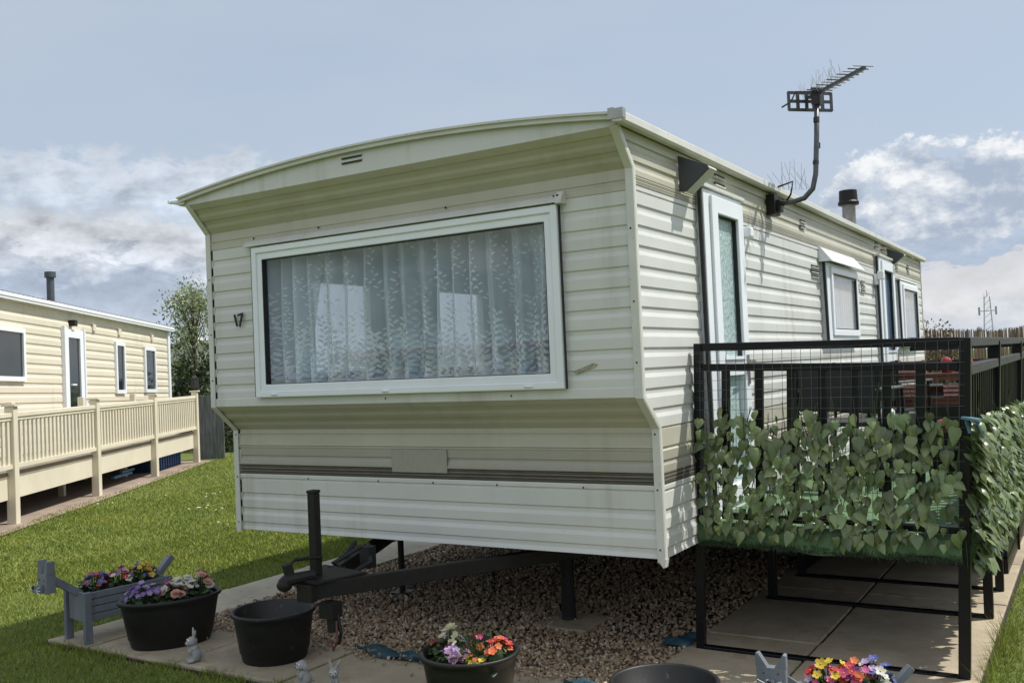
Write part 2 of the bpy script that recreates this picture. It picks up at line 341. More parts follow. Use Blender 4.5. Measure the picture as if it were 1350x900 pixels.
yy = [-.27, .55, 1.35, 2.15, 2.95, 3.75, 4.6, 5.4, 6.2, 7, 7.8, 8.6, 9.4]
slabs('side_path', [(-3.80, -3.26, yy[i], yy[i+1]) for i in range(12)], CONCS)
y2 = [-.27, .03, .82, 2.05, 3.3, 4.5, 5.7, 6.9, 8.1, 9.4]
slabs('deck_paving', [(a, b, y2[i], y2[i+1]) for i in range(9) for a, b in ((-.12, .53), (.53, 1.36))], CONC)

# gravel: base sheet and thousands of stones
MB().add([(-3.24, -.27, .008), (-.13, -.27, .008), (-.13, 9.4, .008), (-3.24, 9.4, .008)], [(0, 1, 2, 3)]).build('gravel_ground', GRAVB)
tag(bpy.data.objects['gravel_ground'], kind='structure')
def ico():
    t = (1+5**.5)/2
    v = np.array([(-1, t, 0), (1, t, 0), (-1, -t, 0), (1, -t, 0), (0, -1, t), (0, 1, t), (0, -1, -t), (0, 1, -t), (t, 0, -1), (t, 0, 1), (-t, 0, -1), (-t, 0, 1)], float)
    f = np.array([(0, 11, 5), (0, 5, 1), (0, 1, 7), (0, 7, 10), (0, 10, 11), (1, 5, 9), (5, 11, 4), (11, 10, 2), (10, 7, 6), (7, 1, 8), (3, 9, 4), (3, 4, 2), (3, 2, 6), (3, 6, 8), (3, 8, 9), (4, 9, 5), (2, 4, 11), (6, 2, 10), (8, 6, 7), (9, 8, 1)])
    return v/np.linalg.norm(v[0]), f
def rotmats(n):
    q = rng.normal(size=(n, 4)); q /= np.linalg.norm(q, axis=1)[:, None]; w, x, y, z = q.T
    return np.stack([np.stack([1-2*(y*y+z*z), 2*(x*y-z*w), 2*(x*z+y*w)], 1), np.stack([2*(x*y+z*w), 1-2*(x*x+z*z), 2*(y*z-x*w)], 1), np.stack([2*(x*z-y*w), 2*(y*z+x*w), 1-2*(x*x+y*y)], 1)], 1)
def stones(name, P, s0, s1, m):
    v, f = ico(); n = len(P); V = np.repeat(v[None], n, 0)*(1+rng.uniform(-.22, .22, (n, 12, 1)))
    sz = rng.uniform(s0, s1, n)[:, None, None]; V = V*sz*np.array([1, .78, .5])*rng.uniform(.75, 1.2, (n, 1, 3))
    V = np.einsum('nij,nkj->nki', rotmats(n), V)+P[:, None]
    F = (f[None]+12*np.arange(n)[:, None, None]).reshape(-1, 3)
    return np_obj(name, V.reshape(-1, 3), F, m)
def near(n, x0, x1, y0, y1, k):
    p = np.stack([rng.uniform(x0, x1, n), y0+(y1-y0)*rng.uniform(0, 1, n)**k], 1); return p
p = near(36000, -3.26, -.10, -.31, 6.5, 1.6)
z = .012+.022*rng.uniform(0, 1, len(p))+.018*np.sin(p[:, 0]*3.1)*np.sin(p[:, 1]*2.3+1)
o = stones('gravel_stones', np.column_stack([p, z]), .007, .019, GRAV); tag(o, 'brown and white gravel chippings spread under the caravan', 'gravel', kind='stuff')
p = np.stack([rng.uniform(-3.3, .2, 160), -.30-rng.exponential(.07, 160)], 1)
o = stones('stray_gravel', np.column_stack([p, np.full(160, .04)]), .008, .016, GRAV); tag(o, 'stray gravel stones spilled over the front paving edge', 'gravel', kind='stuff')

# grass blades (denser near the camera), daisies
def blades(name, P, h, w):
    n = len(P); a = rng.uniform(0, 2*np.pi, n); d = np.stack([np.cos(a), np.sin(a), np.zeros(n)], 1)
    hh = h*rng.uniform(.55, 1.25, n); lean = rng.normal(0, .45, (n, 2))*hh[:, None]; ww = w*rng.uniform(.7, 1.3, n)
    b0 = P-d*ww[:, None]; b1 = P+d*ww[:, None]; t = P+np.column_stack([lean, hh])
    V = np.stack([b0, b1, t], 1).reshape(-1, 3); return np_obj(name, V, np.arange(3*n).reshape(-1, 3), BLADE)
P = []
for x0, x1, y0, y1, d in ((-6.2, -3.79, -1.8, 4, 4200), (-3.9, 1.6, -1.9, -.90, 4600), (-9.5, -6.2, -1.8, 9, 1900), (-6.2, -3.79, 4, 9, 2000), (-15, -9.5, -1.8, 9, 950), (-16, -3.79, 9, 16, 420), (1.36, 2.6, -.4, 5, 3200), (-3.86, -3.74, -.95, 8, 2200)):
    n = int((x1-x0)*(y1-y0)*d); q = np.stack([rng.uniform(x0, x1, n), rng.uniform(y0, y1, n), np.zeros(n)], 1); P.append(q)
P = np.concatenate(P); dist = np.hypot(P[:, 0]-1.9, P[:, 1]+4.5)
edge = (P[:, 0] > -3.80-.02) & (P[:, 0] < 1.36) & (P[:, 1] > -.915)
P = P[~edge]; dist = dist[~edge]
# keep the lawn off the neighbour's path strip
D = np.array([-.558, .83]); Nn = np.array([.83, .558]); rel = P[:, :2]-np.array([-13.33, 8.3]); off = rel@Nn
keep = off > .12+.25*np.sin(rel@D*1.3)*.3; P = P[keep]; dist = dist[keep]
k = dist < 8.5
tag(blades('lawn_grass', P[k], .028, .0036), 'short mown green lawn grass beside the paving', 'grass', kind='stuff')
tag(blades('far_lawn_grass', P[~k], .032, .0068), 'mown green lawn grass further back towards the deck', 'grass', kind='stuff')
tuf = np.stack([1.37+np.abs(rng.normal(0, .05, 260)), rng.uniform(.35, 1.6, 260), np.zeros(260)], 1)
tag(blades('grass_tuft', tuf, .13, .003), 'longer grass tufts over the right paving edge', 'grass', kind='stuff')
n_ = 2600; ed_ = np.stack([rng.uniform(-3.86, 1.3, n_), -.915-np.abs(rng.normal(0, .018, n_))+.022*np.sin(rng.uniform(0, 6, n_)), np.zeros(n_)], 1); e2_ = np.stack([-3.805-np.abs(rng.normal(0, .018, 1500)), rng.uniform(-.95, 5, 1500), np.zeros(1500)], 1)
cl = np.sin(np.concatenate([ed_[:, 0]*5.1, e2_[:, 1]*4.3]))+np.sin(np.concatenate([ed_[:, 0]*13.7, e2_[:, 1]*11.9])); ee = np.concatenate([ed_, e2_])[cl > -.2]
tag(blades('edge_grass', ee, .05, .0032), 'longer grass growing over the paving edges', 'grass', kind='stuff')
wj = []
for x in xs[1:-1]: wj.append(np.stack([x+rng.normal(0, .006, 40), rng.uniform(-.9, -.3, 40), np.full(40, .012)], 1))
for x0_, y0_, y1_ in ((.53, .1, 3), (-3.26, -.2, 4)): wj.append(np.stack([x0_+rng.normal(0, .006, 90), y0_+(y1_-y0_)*rng.uniform(0, 1, 90)**2, np.full(90, .012)], 1))
wj.append(np.stack([rng.uniform(-3.7, 1.3, 160), -.275+rng.normal(0, .008, 160), np.full(160, .012)], 1))
tag(blades('joint_weeds', np.concatenate(wj), .028, .003), 'small weeds and moss growing in the paving joints', 'weeds', kind='stuff')
db = MB()
for _ in range(50):
    s = random.uniform(-1, 7); x = random.uniform(-11.5, -4.2); y = random.uniform(2.0, 8.5)
    c = random.random()
    if (np.array([x+13.33, y-8.3])@Nn) < .3: continue
    for _ in range(random.choice((1, 1, 2, 4))):
        xx = x+random.gauss(0, .12); yy_ = y+random.gauss(0, .12); r = random.uniform(.010, .018)
        db.lathe([(0.003, .05), (r, .058), (.003, .062)], (xx, yy_, random.uniform(-.01, .015)), 7)
tag(db.build('lawn_daisies', WHITEP), 'white daisies scattered over the lawn', 'daisies', kind='stuff')

# ================================================================== THE CARAVAN
W = 3.05; LEN = 8.76
CAR = thing('static_caravan', 'white and cream static caravan numbered 17, with a big front window', 'caravan', (-1.525, 0, 0))
def car(b, name, m=SID, parent=None, **k): return b.build(name, m, parent or CAR, **k)
FOLD = [(-.343, 2.735), (-.18, 2.559), (-.18, 1.430), (0, 1.266), (0, .605)]       # (Y, Z) of the front
def fy(z):
    for (ya, za), (yb, zb) in zip(FOLD, FOLD[1:]):
        if zb <= z <= za: return ya+(yb-ya)*(za-z)/(za-zb)
    return -.343
def ribs(zt, zb, lines, d=.0072):
    out = [(0, zt)]
    for l in lines: out += [(0, l), (-d, l-.007), (-d, l-.028), (0, l-.050)]
    return out+[(0, zb)]
UL = [2.385-.1015*k for k in range(9)]; UL = [l for l in UL if l-.05 > 1.478]
def front(prof, x0, x1, y=None):
    v = []; f = []
    for d, zz in prof:
        yv = (fy(zz) if y is None else y)-d
        v += [(x0, yv, zz), (x1, yv, zz)]
    f = [(2*i, 2*i+1, 2*i+3, 2*i+2) for i in range(len(prof)-1)]
    return MB().add(v, f)
def clip(prof, zt, zb):
    out = []
    for (d0, z0), (d1, z1) in zip(prof, prof[1:]):
        if z0 <= zt and z0 >= zb: out.append((d0, z0))
        for c in (zt, zb):
            if z1 < c < z0: out.append((d0+(d1-d0)*(z0-c)/(z0-z1), c))
    if prof[-1][1] >= zb: out.append(prof[-1])
    return out
up = ribs(2.45, 1.478, UL)
b = MB()
for pr, x0, x1 in ((clip(up, 2.45, 2.405), -W, 0), (clip(up, 2.405, 1.505), -W, -2.56), (clip(up, 2.405, 1.505), -.46, 0), (clip(up, 1.505, 1.478), -W, 0)):
    q = front(pr, x0, x1, -.18); b.add(q.v, q.f)
car(b, 'front_wall', fix=False)
b = front([(0, 2.559), (.001, 2.505), (-.004, 2.500), (-.004, 2.49), (.002, 2.485), (.002, 2.452), (-.010, 2.450), (-.010, 2.444)], -W, 0, -.18); car(b, 'front_upper_panel', SIDC, fix=False)
b = front([(-.010, 1.484), (.002, 1.480), (.004, 1.476), (.004, 1.430)], -W, 0, -.18); car(b, 'front_sill_panel', SID, fix=False)
# sloping soffits above and below the window
def slope(z0, y0, z1, y1, n):
    v = []; L_ = math.hypot(z1-z0, y1-y0); ny, nz = (z1-z0)/L_, -(y1-y0)/L_
    pr = []
    for t, d in n:
        pr.append((y0+(y1-y0)*t+ny*d, z0+(z1-z0)*t+nz*d))
    for yv, zz in pr: v += [(-W, yv, zz), (0, yv, zz)]
    return MB().add(v, [(2*i, 2*i+1, 2*i+3, 2*i+2) for i in range(len(pr)-1)])
rp = [(0, 0), (.18, 0), (.22, -.006), (.36, -.006), (.44, 0), (.56, 0), (.60, -.006), (.72, -.006), (.80, 0), (1, 0)]
car(slope(2.735, -.343, 2.559, -.18, rp), 'upper_soffit', SIDC, fix=False)
car(slope(1.430, -.184, 1.268, 0, rp), 'lower_soffit', SIDC, fix=False)
car(front([(0, 1.268), (0, 1.240), (-.006, 1.236), (-.006, 1.228), (0, 1.220), (.002, 1.172), (.004, 1.166), (-.006, 1.160), (-.006, 1.154), (.004, 1.150), (0, 1.146)], -W, 0, 0), 'front_lower_panel', SIDC, fix=False)
car(front([(0, 1.146), (0, 1.138), (-.001, 1.10), (-.007, 1.094), (-.007, 1.083), (-.001, 1.072), (.001, 1.056), (.007, 1.050), (.007, 1.040), (0, 1.0365)], -W, 0, 0), 'front_taupe_panel', TAUPE, fix=False)
LL = [.853, .755, .660]
car(front([(0, .976), (.003, .970), (.003, .952), (-.006, .948), (-.006, .942), (0, .936)]+ribs(.930, .607, LL)[1:], -W, 0, 0), 'front_skirt_wall', SID, fix=False)
def stripes(mk):
    return [('belt_stripe', STRIPE, 1.0365, 1.023), ('belt_band', STRIPE2, 1.023, 1.012), ('belt_stripe', STRIPE, 1.012, 1.003), ('belt_band', STRIPE2, 1.003, .993), ('belt_stripe', STRIPE, .993, .976)]
for nm, m_, a, c in stripes(0): car(front([(-.002, a), (.003, a-.003), (.003, c+.003), (-.002, c)], -W, 0, 0), nm, m_, fix=False)
# gable face and roof
def arc(x): return 2.865-.105*((x+1.525)/1.56)**2
n = 28; xs_ = [-W+W*i/n for i in range(n+1)]
b = MB(); b.add([q for x in xs_ for q in ((x, -.343, 2.735), (x, -.343, arc(x)+.004))], [(2*i, 2*i+2, 2*i+3, 2*i+1) for i in range(n)]); car(b, 'gable_panel', SID, fix=False)
b = MB(); xr = [-W-.045+(W+.09)*i/n for i in range(n+1)]
for i in range(n): b.prism([(xr[i], arc(xr[i])-.004), (xr[i+1], arc(xr[i+1])-.004), (xr[i+1], arc(xr[i+1])+.024), (xr[i], arc(xr[i])+.024)], -.372, -.35, 'y')
for i in range(n): b.prism([(xr[i], arc(xr[i])+.018), (xr[i+1], arc(xr[i+1])+.018), (xr[i+1], arc(xr[i+1])+.030), (xr[i], arc(xr[i])+.030)], -.386, -.372, 'y')
car(b, 'roof_edge_trim', TRIM)
b = MB(); v = []
for i in range(n+1): v += [(xr[i], -.36, arc(xr[i])+.026), (xr[i], LEN+.06, arc(xr[i])+.026), ]
b.add(v, [(2*i, 2*i+1, 2*i+3, 2*i+2) for i in range(n)]); car(b, 'roof', mat('roof_sheet', (.45, .45, .43), .5), fix=False)
# gutters along both eaves
b = MB().prism([(.004, 2.742), (.052, 2.735), (.062, 2.748), (.062, 2.785), (.05, 2.79), (.004, 2.794)], -.40, LEN+.08, 'y'); G1 = car(b, 'gutter', TRIM, bevel=.004)
b = MB().prism([(-W-.004, 2.742), (-W-.052, 2.735), (-W-.062, 2.748), (-W-.062, 2.785), (-W-.05, 2.79), (-W-.004, 2.794)], -.36, LEN+.08, 'y'); car(b, 'gutter', TRIM, bevel=.004)
b = MB().tube([(-W-.03, -.34, 2.758), (-W-.06, -.36, 2.762), (-W-.115, -.37, 2.768)], [.022, .020, .012], 10).bx(-W-.128, -W-.112, -.385, -.355, 2.757, 2.776); car(b, 'gutter_spout', UPVC, smooth=False)
b = MB().bx(-.012, .02, -.405, -.39, 2.752, 2.806).bx(.02, .066, -.405, -.37, 2.752, 2.80); car(b, 'gutter_end_bracket', mat('galvanised', (.42, .42, .40), .4, metal=.5))
# side walls
SL = [2.385-.1015*k for k in range(11)]
def side(prof, x=0, s=1, y1=LEN):
    v = []
    for d, zz in prof: v += [(x+s*d, fy(zz), zz), (x+s*d, y1, zz)]
    return MB().add(v, [(2*i, 2*i+1, 2*i+3, 2*i+2) for i in range(len(prof)-1)])
car(side(ribs(2.446, 1.270, [l for l in SL if l > 1.33])), 'side_wall', SID, fix=False)
car(side([(0, 2.74), (0, 2.690), (-.010, 2.684), (-.010, 2.662), (0, 2.640), (0, 2.60), (-.008, 2.594), (-.008, 2.572), (0, 2.553), (0, 2.530)]), 'side_upper_panel', SIDC, fix=False)
for nm, m_, a, c in (('eaves_stripe', STRIPE3, 2.530, 2.522), ('eaves_band', SIDC, 2.522, 2.512), ('eaves_stripe', STRIPE3, 2.512, 2.503), ('eaves_band', SIDC, 2.503, 2.494), ('eaves_stripe', STRIPE3, 2.494, 2.478)):
    car(side([(0, a), (.003, a-.002), (.003, c+.002), (0, c)]), nm, m_, fix=False)
car(side([(0, 2.478), (0, 2.456), (-.012, 2.453), (-.012, 2.446), (0, 2.446)]), 'side_joint_strip', SID, fix=False)
car(side([(0, 1.27), (-.010, 1.268), (-.010, 1.262), (0, 1.258), (0, 1.168), (-.006, 1.163), (-.006, 1.152), (0, 1.146)]), 'side_lower_panel', SIDC, fix=False)
car(side([(0, 1.146), (0, 1.10), (-.006, 1.094), (-.006, 1.083), (0, 1.072), (0, 1.0365)]), 'side_taupe_panel', TAUPE, fix=False)
for nm, m_, a, c in stripes(0): car(side([(-.002, a), (.003, a-.003), (.003, c+.003), (-.002, c)]), nm, m_, fix=False)
car(side([(0, .976), (.003, .970), (.003, .952), (-.006, .948), (-.006, .942), (0, .936)]+ribs(.930, .607, LL)[1:]), 'side_skirt_wall', SID, fix=False)
# left wall with two windows, back wall, floor, lining
LW = [(.72, 1.42), (2.30, 3.05)]
b = MB()
for y0, y1 in ((-.18, LW[0][0]), (LW[0][1], LW[1][0]), (LW[1][1], LEN)): b.bx(-W, -W+.045, y0, y1, 1.60, 2.33)
b.bx(-W, -W+.045, -.18, LEN, 2.33, 2.74).bx(-W, -W+.045, -.18, LEN, 1.43, 1.60).bx(-W, -W+.045, 0, LEN, .605, 1.43); car(b, 'left_side_wall', SID)
for y0, y1 in LW:
    fr = car(MB().ring(y0-.03, y1+.03, 1.57, 2.36, .06, -W-.02, -W+.05, 'x'), 'window_frame', UPVC); car(MB().bx(-W-.004, -W+.004, y0+.02, y1-.02, 1.62, 2.31), 'window_pane', GLASS, fr)
car(MB().bx(-W, 0, LEN-.03, LEN-.004, .61, 2.78), 'rear_wall', SID)
b = MB().bx(-W+.046, -.02, .05, 4.2, .92, .96).bx(-W+.046, -.02, -.12, 4.2, 2.50, 2.53).bx(-W+.046, -.02, 4.2, 4.24, .96, 2.50).bx(-.045, -.02, .02, 4.2, .96, 2.50)
b.bx(-W+.046, -.02, .06, .10, .96, 1.40); car(b, 'interior_lining', LINING)
b = MB().bx(-W+.02, -.02, .02, LEN-.04, .615, .66); car(b, 'underfloor', UNDER)
# corner trims: front flange and side flange follow the folds
def off(poly, d):
    o = []
    for i, (y, zz) in enumerate(poly):
        a = poly[max(i-1, 0)]; c = poly[min(i+1, len(poly)-1)]
        def nrm(p, q):
            dy, dz = q[0]-p[0], q[1]-p[1]; l = math.hypot(dy, dz) or 1; return (dz/l, -dy/l)
        ns = [nrm(p, q) for p, q in ((a, (y, zz)), ((y, zz), c)) if p != q]
        ny = sum(q[0] for q in ns)/len(ns); nz = sum(q[1] for q in ns)/len(ns); l = ny*ny+nz*nz
        o.append((y+ny*d/l, zz+nz*d/l))
    return o
FP = [(-.343, 2.742), (-.18, 2.559), (-.18, 1.430), (0, 1.266), (0, .59)]
for x0, x1, s in ((-.034, .008, 1), (-W-.008, -W+.034, -1)):
    t = car(MB().ribbon(off(FP, .004), off(FP, .011), x0, x1, 'x'), 'corner_trim', TRIM)
    xa, xb = (.003, .0095) if s > 0 else (-W-.0095, -W-.003)
    car(MB().ribbon(off(FP, .004), off(FP, -.020), xa, xb, 'x'), 'trim_flange', TRIM, t)
    sc = MB()
    for zz in (2.26, 1.90, 1.60): sc.ball((x0+.017 if s > 0 else x1-.017, -.192, zz), .005, .004, .005, 8, 5)
    for zz in (1.235, .955, .655): sc.ball((x0+.017 if s > 0 else x1-.017, -.012, zz), .005, .004, .005, 8, 5)
    car(sc, 'screw_heads', DARKM, t)
car(MB().prism([(-.03, .60), (.012, .61), (.006, .568), (-.004, .565)], -.014, .03, 'y'), 'corner_trim_foot', TRIM)
car(MB().bx(-.006, .006, LEN-.012, LEN+.012, .60, 2.74), 'rear_corner_trim', TRIM)
# rivets and small marks on the front
b = MB()
for x, zz, y in ((-2.07, 2.497, -.182), (-1.125, 2.50, -.182), (-2.62, 2.49, -.182)): b.ball((x, y-.002, zz), .006, .004, .007, 8, 5)
for x in (-2.40, -1.42, -.98, -.44, -1.83): b.ball((x, -.004, .955), .0055, .004, .0055, 8, 5)
for x, zz in ((-1.6, 1.456), (-.75, 1.453)): b.ball((x, -.186, zz), .005, .004, .005, 8, 5)
car(b, 'panel_rivets', DARKM)
b = MB().prism([(-.36, 1.555), (-.25, 1.585), (-.235, 1.60), (-.26, 1.606), (-.345, 1.578), (-.372, 1.565)], -.1835, -.1815, 'y'); car(b, 'scuff_mark', mat('scuff', (.42, .38, .28), .8, .3, 40))
b = MB().bx(-1.715, -1.312, -.0092, -.0078, 1.013, 1.148); car(b, 'worn_badge_patch', mat('badge_ghost', (.33, .315, .265), .5, .10, 34, (2, 1, 1), c2=(.295, .28, .235), bump=.15, bscale=60))
b = MB()
for zz in (2.828, 2.800): b.bx(-1.72, -1.575, -.349, -.344, zz, zz+.006)
v_ = car(b, 'front_vent', GASK); b = MB()
for zz in (2.8375, 2.8095): b.bx(-1.725, -1.57, -.356, -.344, zz, zz+.005)
car(b, 'vent_louvre', SID, v_)
# house number 17
b = MB().bar((-2.805, -.196, 2.018), (-2.782, -.196, 1.942), .014, .006, (0, 1, 0)); car(b, 'house_number_digit', GASK)
b = MB().bar((-2.775, -.196, 2.012), (-2.728, -.196, 2.020), .013, .006, (0, 1, 0)).bar((-2.731, -.197, 2.022), (-2.758, -.197, 1.938), .014, .006, (0, 1, 0)); car(b, 'house_number_digit', GASK)
# front window
fr = car(MB().ring(-2.612, -.412, 1.482, 2.425, .040, -.222, -.17, 'y'), 'front_window', UPVC, bevel=.006)
car(MB().ring(-2.574, -.450, 1.520, 2.387, .043, -.212, -.16, 'y'), 'inner_frame', UPVC, fr, bevel=.006)
car(MB().ring(-2.534, -.490, 1.560, 2.347, .006, -.208, -.165, 'y'), 'gasket', GASK, fr)
car(MB().bx(-2.53, -.494, -.190, -.186, 1.564, 2.343), 'pane', GLASS, fr)
for x in (-2.45, -1.57, -.62): car(MB().ball((x, -.222, 1.500), .032, .010, .008, 12, 7), 'drain_cap', UPVC, fr, smooth=True)
b = MB().bar((-2.622, -.20, 1.487), (-2.622, -.20, 2.42), .008, .02, (0, 1, 0)).bar((-.404, -.20, 1.482), (-.405, -.20, 2.42), .006, .012, (0, 1, 0)); car(b, 'side_gasket', GASK, fr)
b = MB().prism([(-.18, 2.474), (-.200, 2.470), (-.232, 2.440), (-.232, 2.432), (-.18, 2.436)], -2.675, -.375, 'x').prism([(-.18, 2.49), (-.21, 2.486), (-.238, 2.44), (-.238, 2.425), (-.18, 2.425)], -.41, -.372, 'x'); car(b, 'window_drip_rail', SID, bevel=.002)
car(MB().ball((-.40, -.222, 2.468), .006).ball((-.425, -.218, 2.468), .005), 'rail_screw', DARKM)
# doors, windows, hoods, lamps and vents on the long side
def sash(name, y0, y1, z0, z1, x, kids, jamb=.07, sashw=.11):
    fr = car(MB().ring(y0, y1, z0, z1, jamb, -.03, x, 'x'), name, UPVC, bevel=.005)
    car(MB().bar((x-.01, y0-.010, z0), (x-.02, y0-.010, z1), .02, .02, (1, 0, 0)), 'sealant_strip', GASK, fr)
    return fr
FROST = mat('frosted_glass', (.52, .64, .63), .15, .35, 55, (1, 1, .85), c2=(.22, .33, .33), bump=.9, bscale=34, spec=.8)
BLUEG = mat('blue_tint_pane', (.08, .14, .22), .08, .2, 3, spec=.8)
for y0, y1, g0, g1, fm in ((.69, 1.375, .915, 1.235, FROST), (5.76, 6.56, 6.00, 6.34, BLUEG)):
    d = sash('door_frame', y0, y1, .70, 2.575, .045, None, .085)
    s_ = car(MB().ring(y0+.092, y1-.03, .76, 2.545, .10, .01, .062, 'x'), 'door', UPVC, d, bevel=.006)
    car(MB().bx(.012, .055, y0+.192, y1-.13, 1.50, 1.60), 'door_mid_rail', UPVC, s_)
    car(MB().bx(.006, .02, y0+.192, y1-.13, 1.595, 2.445), 'door_glass', fm, s_)
    car(MB().bx(.006, .02, y0+.192, y1-.13, .86, 1.505), 'door_glass', fm, s_)
    car(MB().ring(y0+.186, y1-.124, 1.594, 2.451, .012, .02, .045, 'x'), 'door_gasket', GASK, s_)
    car(MB().bx(.02, .066, y0+.19, y1-.128, 1.594, 1.612), 'glazing_sill', UPVC, s_)
    hb = MB().bx(.062, .070, y1-.10, y1-.065, 1.44, 1.62).tube([(.07, y1-.082, 1.58), (.105, y1-.082, 1.58), (.108, y1-.19, 1.575)], .009, 8); car(hb, 'door_handle', mat('handle_metal', (.35, .34, .32), .3, metal=.8), s_)
    car(MB().prism([(y0-.02, 2.578), (y1+.02, 2.578), (y1+.02, 2.60), (y0-.02, 2.60)], -.0, .06, 'x'), 'door_drip_rail', TRIM, bevel=.003)
car(MB().bx(0, .04, 1.385, 1.435, 2.30, 2.40).bx(.04, .095, 1.375, 1.445, 2.35, 2.42), 'wall_lamp', UPVC, bevel=.012)
car(MB().bx(0, .04, 5.68, 5.73, 2.28, 2.39).bx(.04, .10, 5.665, 5.745, 2.33, 2.42), 'wall_lamp', UPVC, bevel=.012)
for y0, y1, z0, z1, hood in ((3.50, 4.66, 1.70, 2.355, 1), (6.92, 8.10, 1.64, 2.39, 0)):
    w_ = sash('side_window', y0, y1, z0, z1, .05, None, .10)
    ins = (y0+.16, y1-.10, z0+.10, z1-.085)
    car(MB().ring(y0+.11, y1-.04, z0+.05, z1-.03, .055, .0, .065, 'x'), 'sash', UPVC, w_, bevel=.006)
    car(MB().bx(.038, .042, y0+.15, y1-.08, z0+.10, z1-.08), 'pane', GLASS, w_)
    car(MB().ring(y0+.160, y1-.09, z0+.10, z1-.08, .014, .04, .058, 'x'), 'gasket', GASK, w_)
    cb = MB(); ny = 60; v = []
    for i in range(ny+1):
        y = y0+.13+(y1-y0-.2)*i/ny; xx = .014+.007*math.sin(i*1.15)+.003*math.sin(i*2.7)
        v += [(xx, y, z0+.09), (xx*.6+.006, y, z1-.07)]
    cb.add(v, [(2*i, 2*i+2, 2*i+3, 2*i+1) for i in range(ny)]); car(cb, 'net_curtain', CURT, w_, smooth=True, fix=False)
    if hood:
        car(MB().prism([(0, 2.475), (.02, 2.475), (.115, 2.352), (.095, 2.352), (0, 2.46)], y0-.05, y1+.04, 'y').prism([(0, 2.47), (.018, 2.472), (.11, 2.355), (0, 2.355)], y0-.048, y0-.042, 'y'), 'window_hood', UPVC, w_, bevel=.002)
    else:
        car(MB().prism([(0, 2.43), (.05, 2.415), (.055, 2.40), (0, 2.40)], y0-.04, y1+.04, 'y'), 'window_drip_rail', TRIM, w_)
def vent(y, zz, n, w, gap=.035):
    b = MB(); c_ = MB()
    for k in range(n): b.bx(-.002, .006, y, y+w, zz-k*gap, zz-k*gap+.016); c_.bx(-.002, .012, y-.006, y+w+.006, zz-k*gap-.006, zz-k*gap)
    v = car(b, 'side_vent', GASK); car(c_, 'vent_lip', TRIM, v)
vent(1.02, 2.695, 2, .17, .05); vent(2.93, 2.63, 2, .14, .045); vent(3.20, 2.30, 3, .20, .04); vent(4.80, 2.275, 3, .17, .045); vent(5.05, 2.275, 3, .17, .045)
vent(5.84, 2.715, 2, .16, .04); vent(6.2, 2.713, 2, .16, .04); vent(6.95, 2.60, 3, .15, .04); vent(7.72, 2.61, 3, .15, .04)
# wedge brackets under the eaves
for y in (.44, 6.50):
    bk = car(MB().prism([(0, 2.72), (.165, 2.650), (.172, 2.628), (.04, 2.522), (.018, 2.518), (0, 2.53)], y, y+.018, 'y'), 'eaves_bracket', mat('bracket_shade', (.055, .06, .072), .6), bevel=.003)  # dark colour puts the shade on the front face into the plate
    car(MB().prism([(.022, 2.522), (.168, 2.636), (.160, 2.648), (.018, 2.540)], y+.0185, y+.15, 'y'), 'bracket_soffit', TRIM, bk)
# flue
fl = car(MB().tube([(-.5, 7.1, 2.80), (-.5, 7.1, 3.36)], .075, 20), 'flue', FLUE, smooth=False); car(MB().tube([(-.5, 7.1, 3.33), (-.5, 7.1, 3.36), (-.5, 7.1, 3.38), (-.5, 7.1, 3.50)], [.115, .12, .105, .10], 24), 'flue_cap', DARKM, fl)
# chassis, drawbar, jacks
b = MB().bar((-1.545, -.88, .515), (-.42, 1.05, .515), .05, .08).bar((-.42, 1.05, .52), (-.42, 8.2, .52), .055, .13); car(b, 'drawbar_rail', DARKM, bevel=.004)
b = MB().bar((-1.60, -.82, .515), (-2.42, 1.05, .515), .05, .08).bar((-2.40, 1.05, .52), (-2.40, 8.2, .52), .055, .13); car(b, 'drawbar_rail', DARKM, bevel=.004)
b = MB().prism([(-1.63, -.90), (-1.50, -.92), (-1.42, -.62), (-1.78, -.55)], .552, .568, 'z').bx(-1.615, -1.515, -.935, -.89, .465, .55); car(b, 'hitch_plate', DARKM, bevel=.004)
hb = MB().tube([(-1.58, -.84, .585), (-1.62, -.92, .58), (-1.65, -.96, .575), (-1.662, -.972, .555)], [.028, .03, .036, .038], 12).ball((-1.66, -.97, .553), .040, .042, .034)
hb.tube([(-1.64, -.93, .60), (-1.645, -.94, .655), (-1.635, -.92, .672), (-1.60, -.83, .668), (-1.58, -.78, .662)], .009, 8).bar((-1.648, -.945, .585), (-1.655, -.96, .655), .045, .035); car(hb, 'tow_coupling', DARKM)
jm = car(MB().bx(-1.65, -1.602, -.80, -.752, .545, .992), 'jack_post', DARKM, bevel=.005)
car(MB().bx(-1.653, -1.599, -.803, -.749, .992, 1.008), 'jack_post_cap', DARKM, jm, bevel=.004)
b = MB().bx(-1.54, -1.45, -.86, -.78, .37, .45).tube([(-1.49, -.82, .44), (-1.48, -.82, .30)], .03, 10).tube([(-1.46, -.81, .40), (-1.43, -.82, .30), (-1.45, -.82, .24)], .010, 8); car(b, 'jockey_clamp', DARKM, bevel=.003)
car(MB().tube([(-1.45, -.83, .36), (-1.42, -.86, .27), (-1.45, -.86, .22), (-1.48, -.84, .26)], .006, 6), 'breakaway_cable', mat('rust_red_cable', (.09, .02, .015), .6))
b = MB().tube([(-1.86, -.2, .62), (-1.84, -.32, .56), (-1.74, -.45, .52), (-1.7, -.6, .56)], .016, 8).tube([(-1.72, -.25, .63), (-1.66, -.3, .54), (-1.68, -.45, .50), (-1.74, -.52, .57), (-1.70, -.33, .63)], .014, 8).bx(-1.74, -1.67, -.30, -.24, .50, .62); car(b, 'brake_cables', GASK)
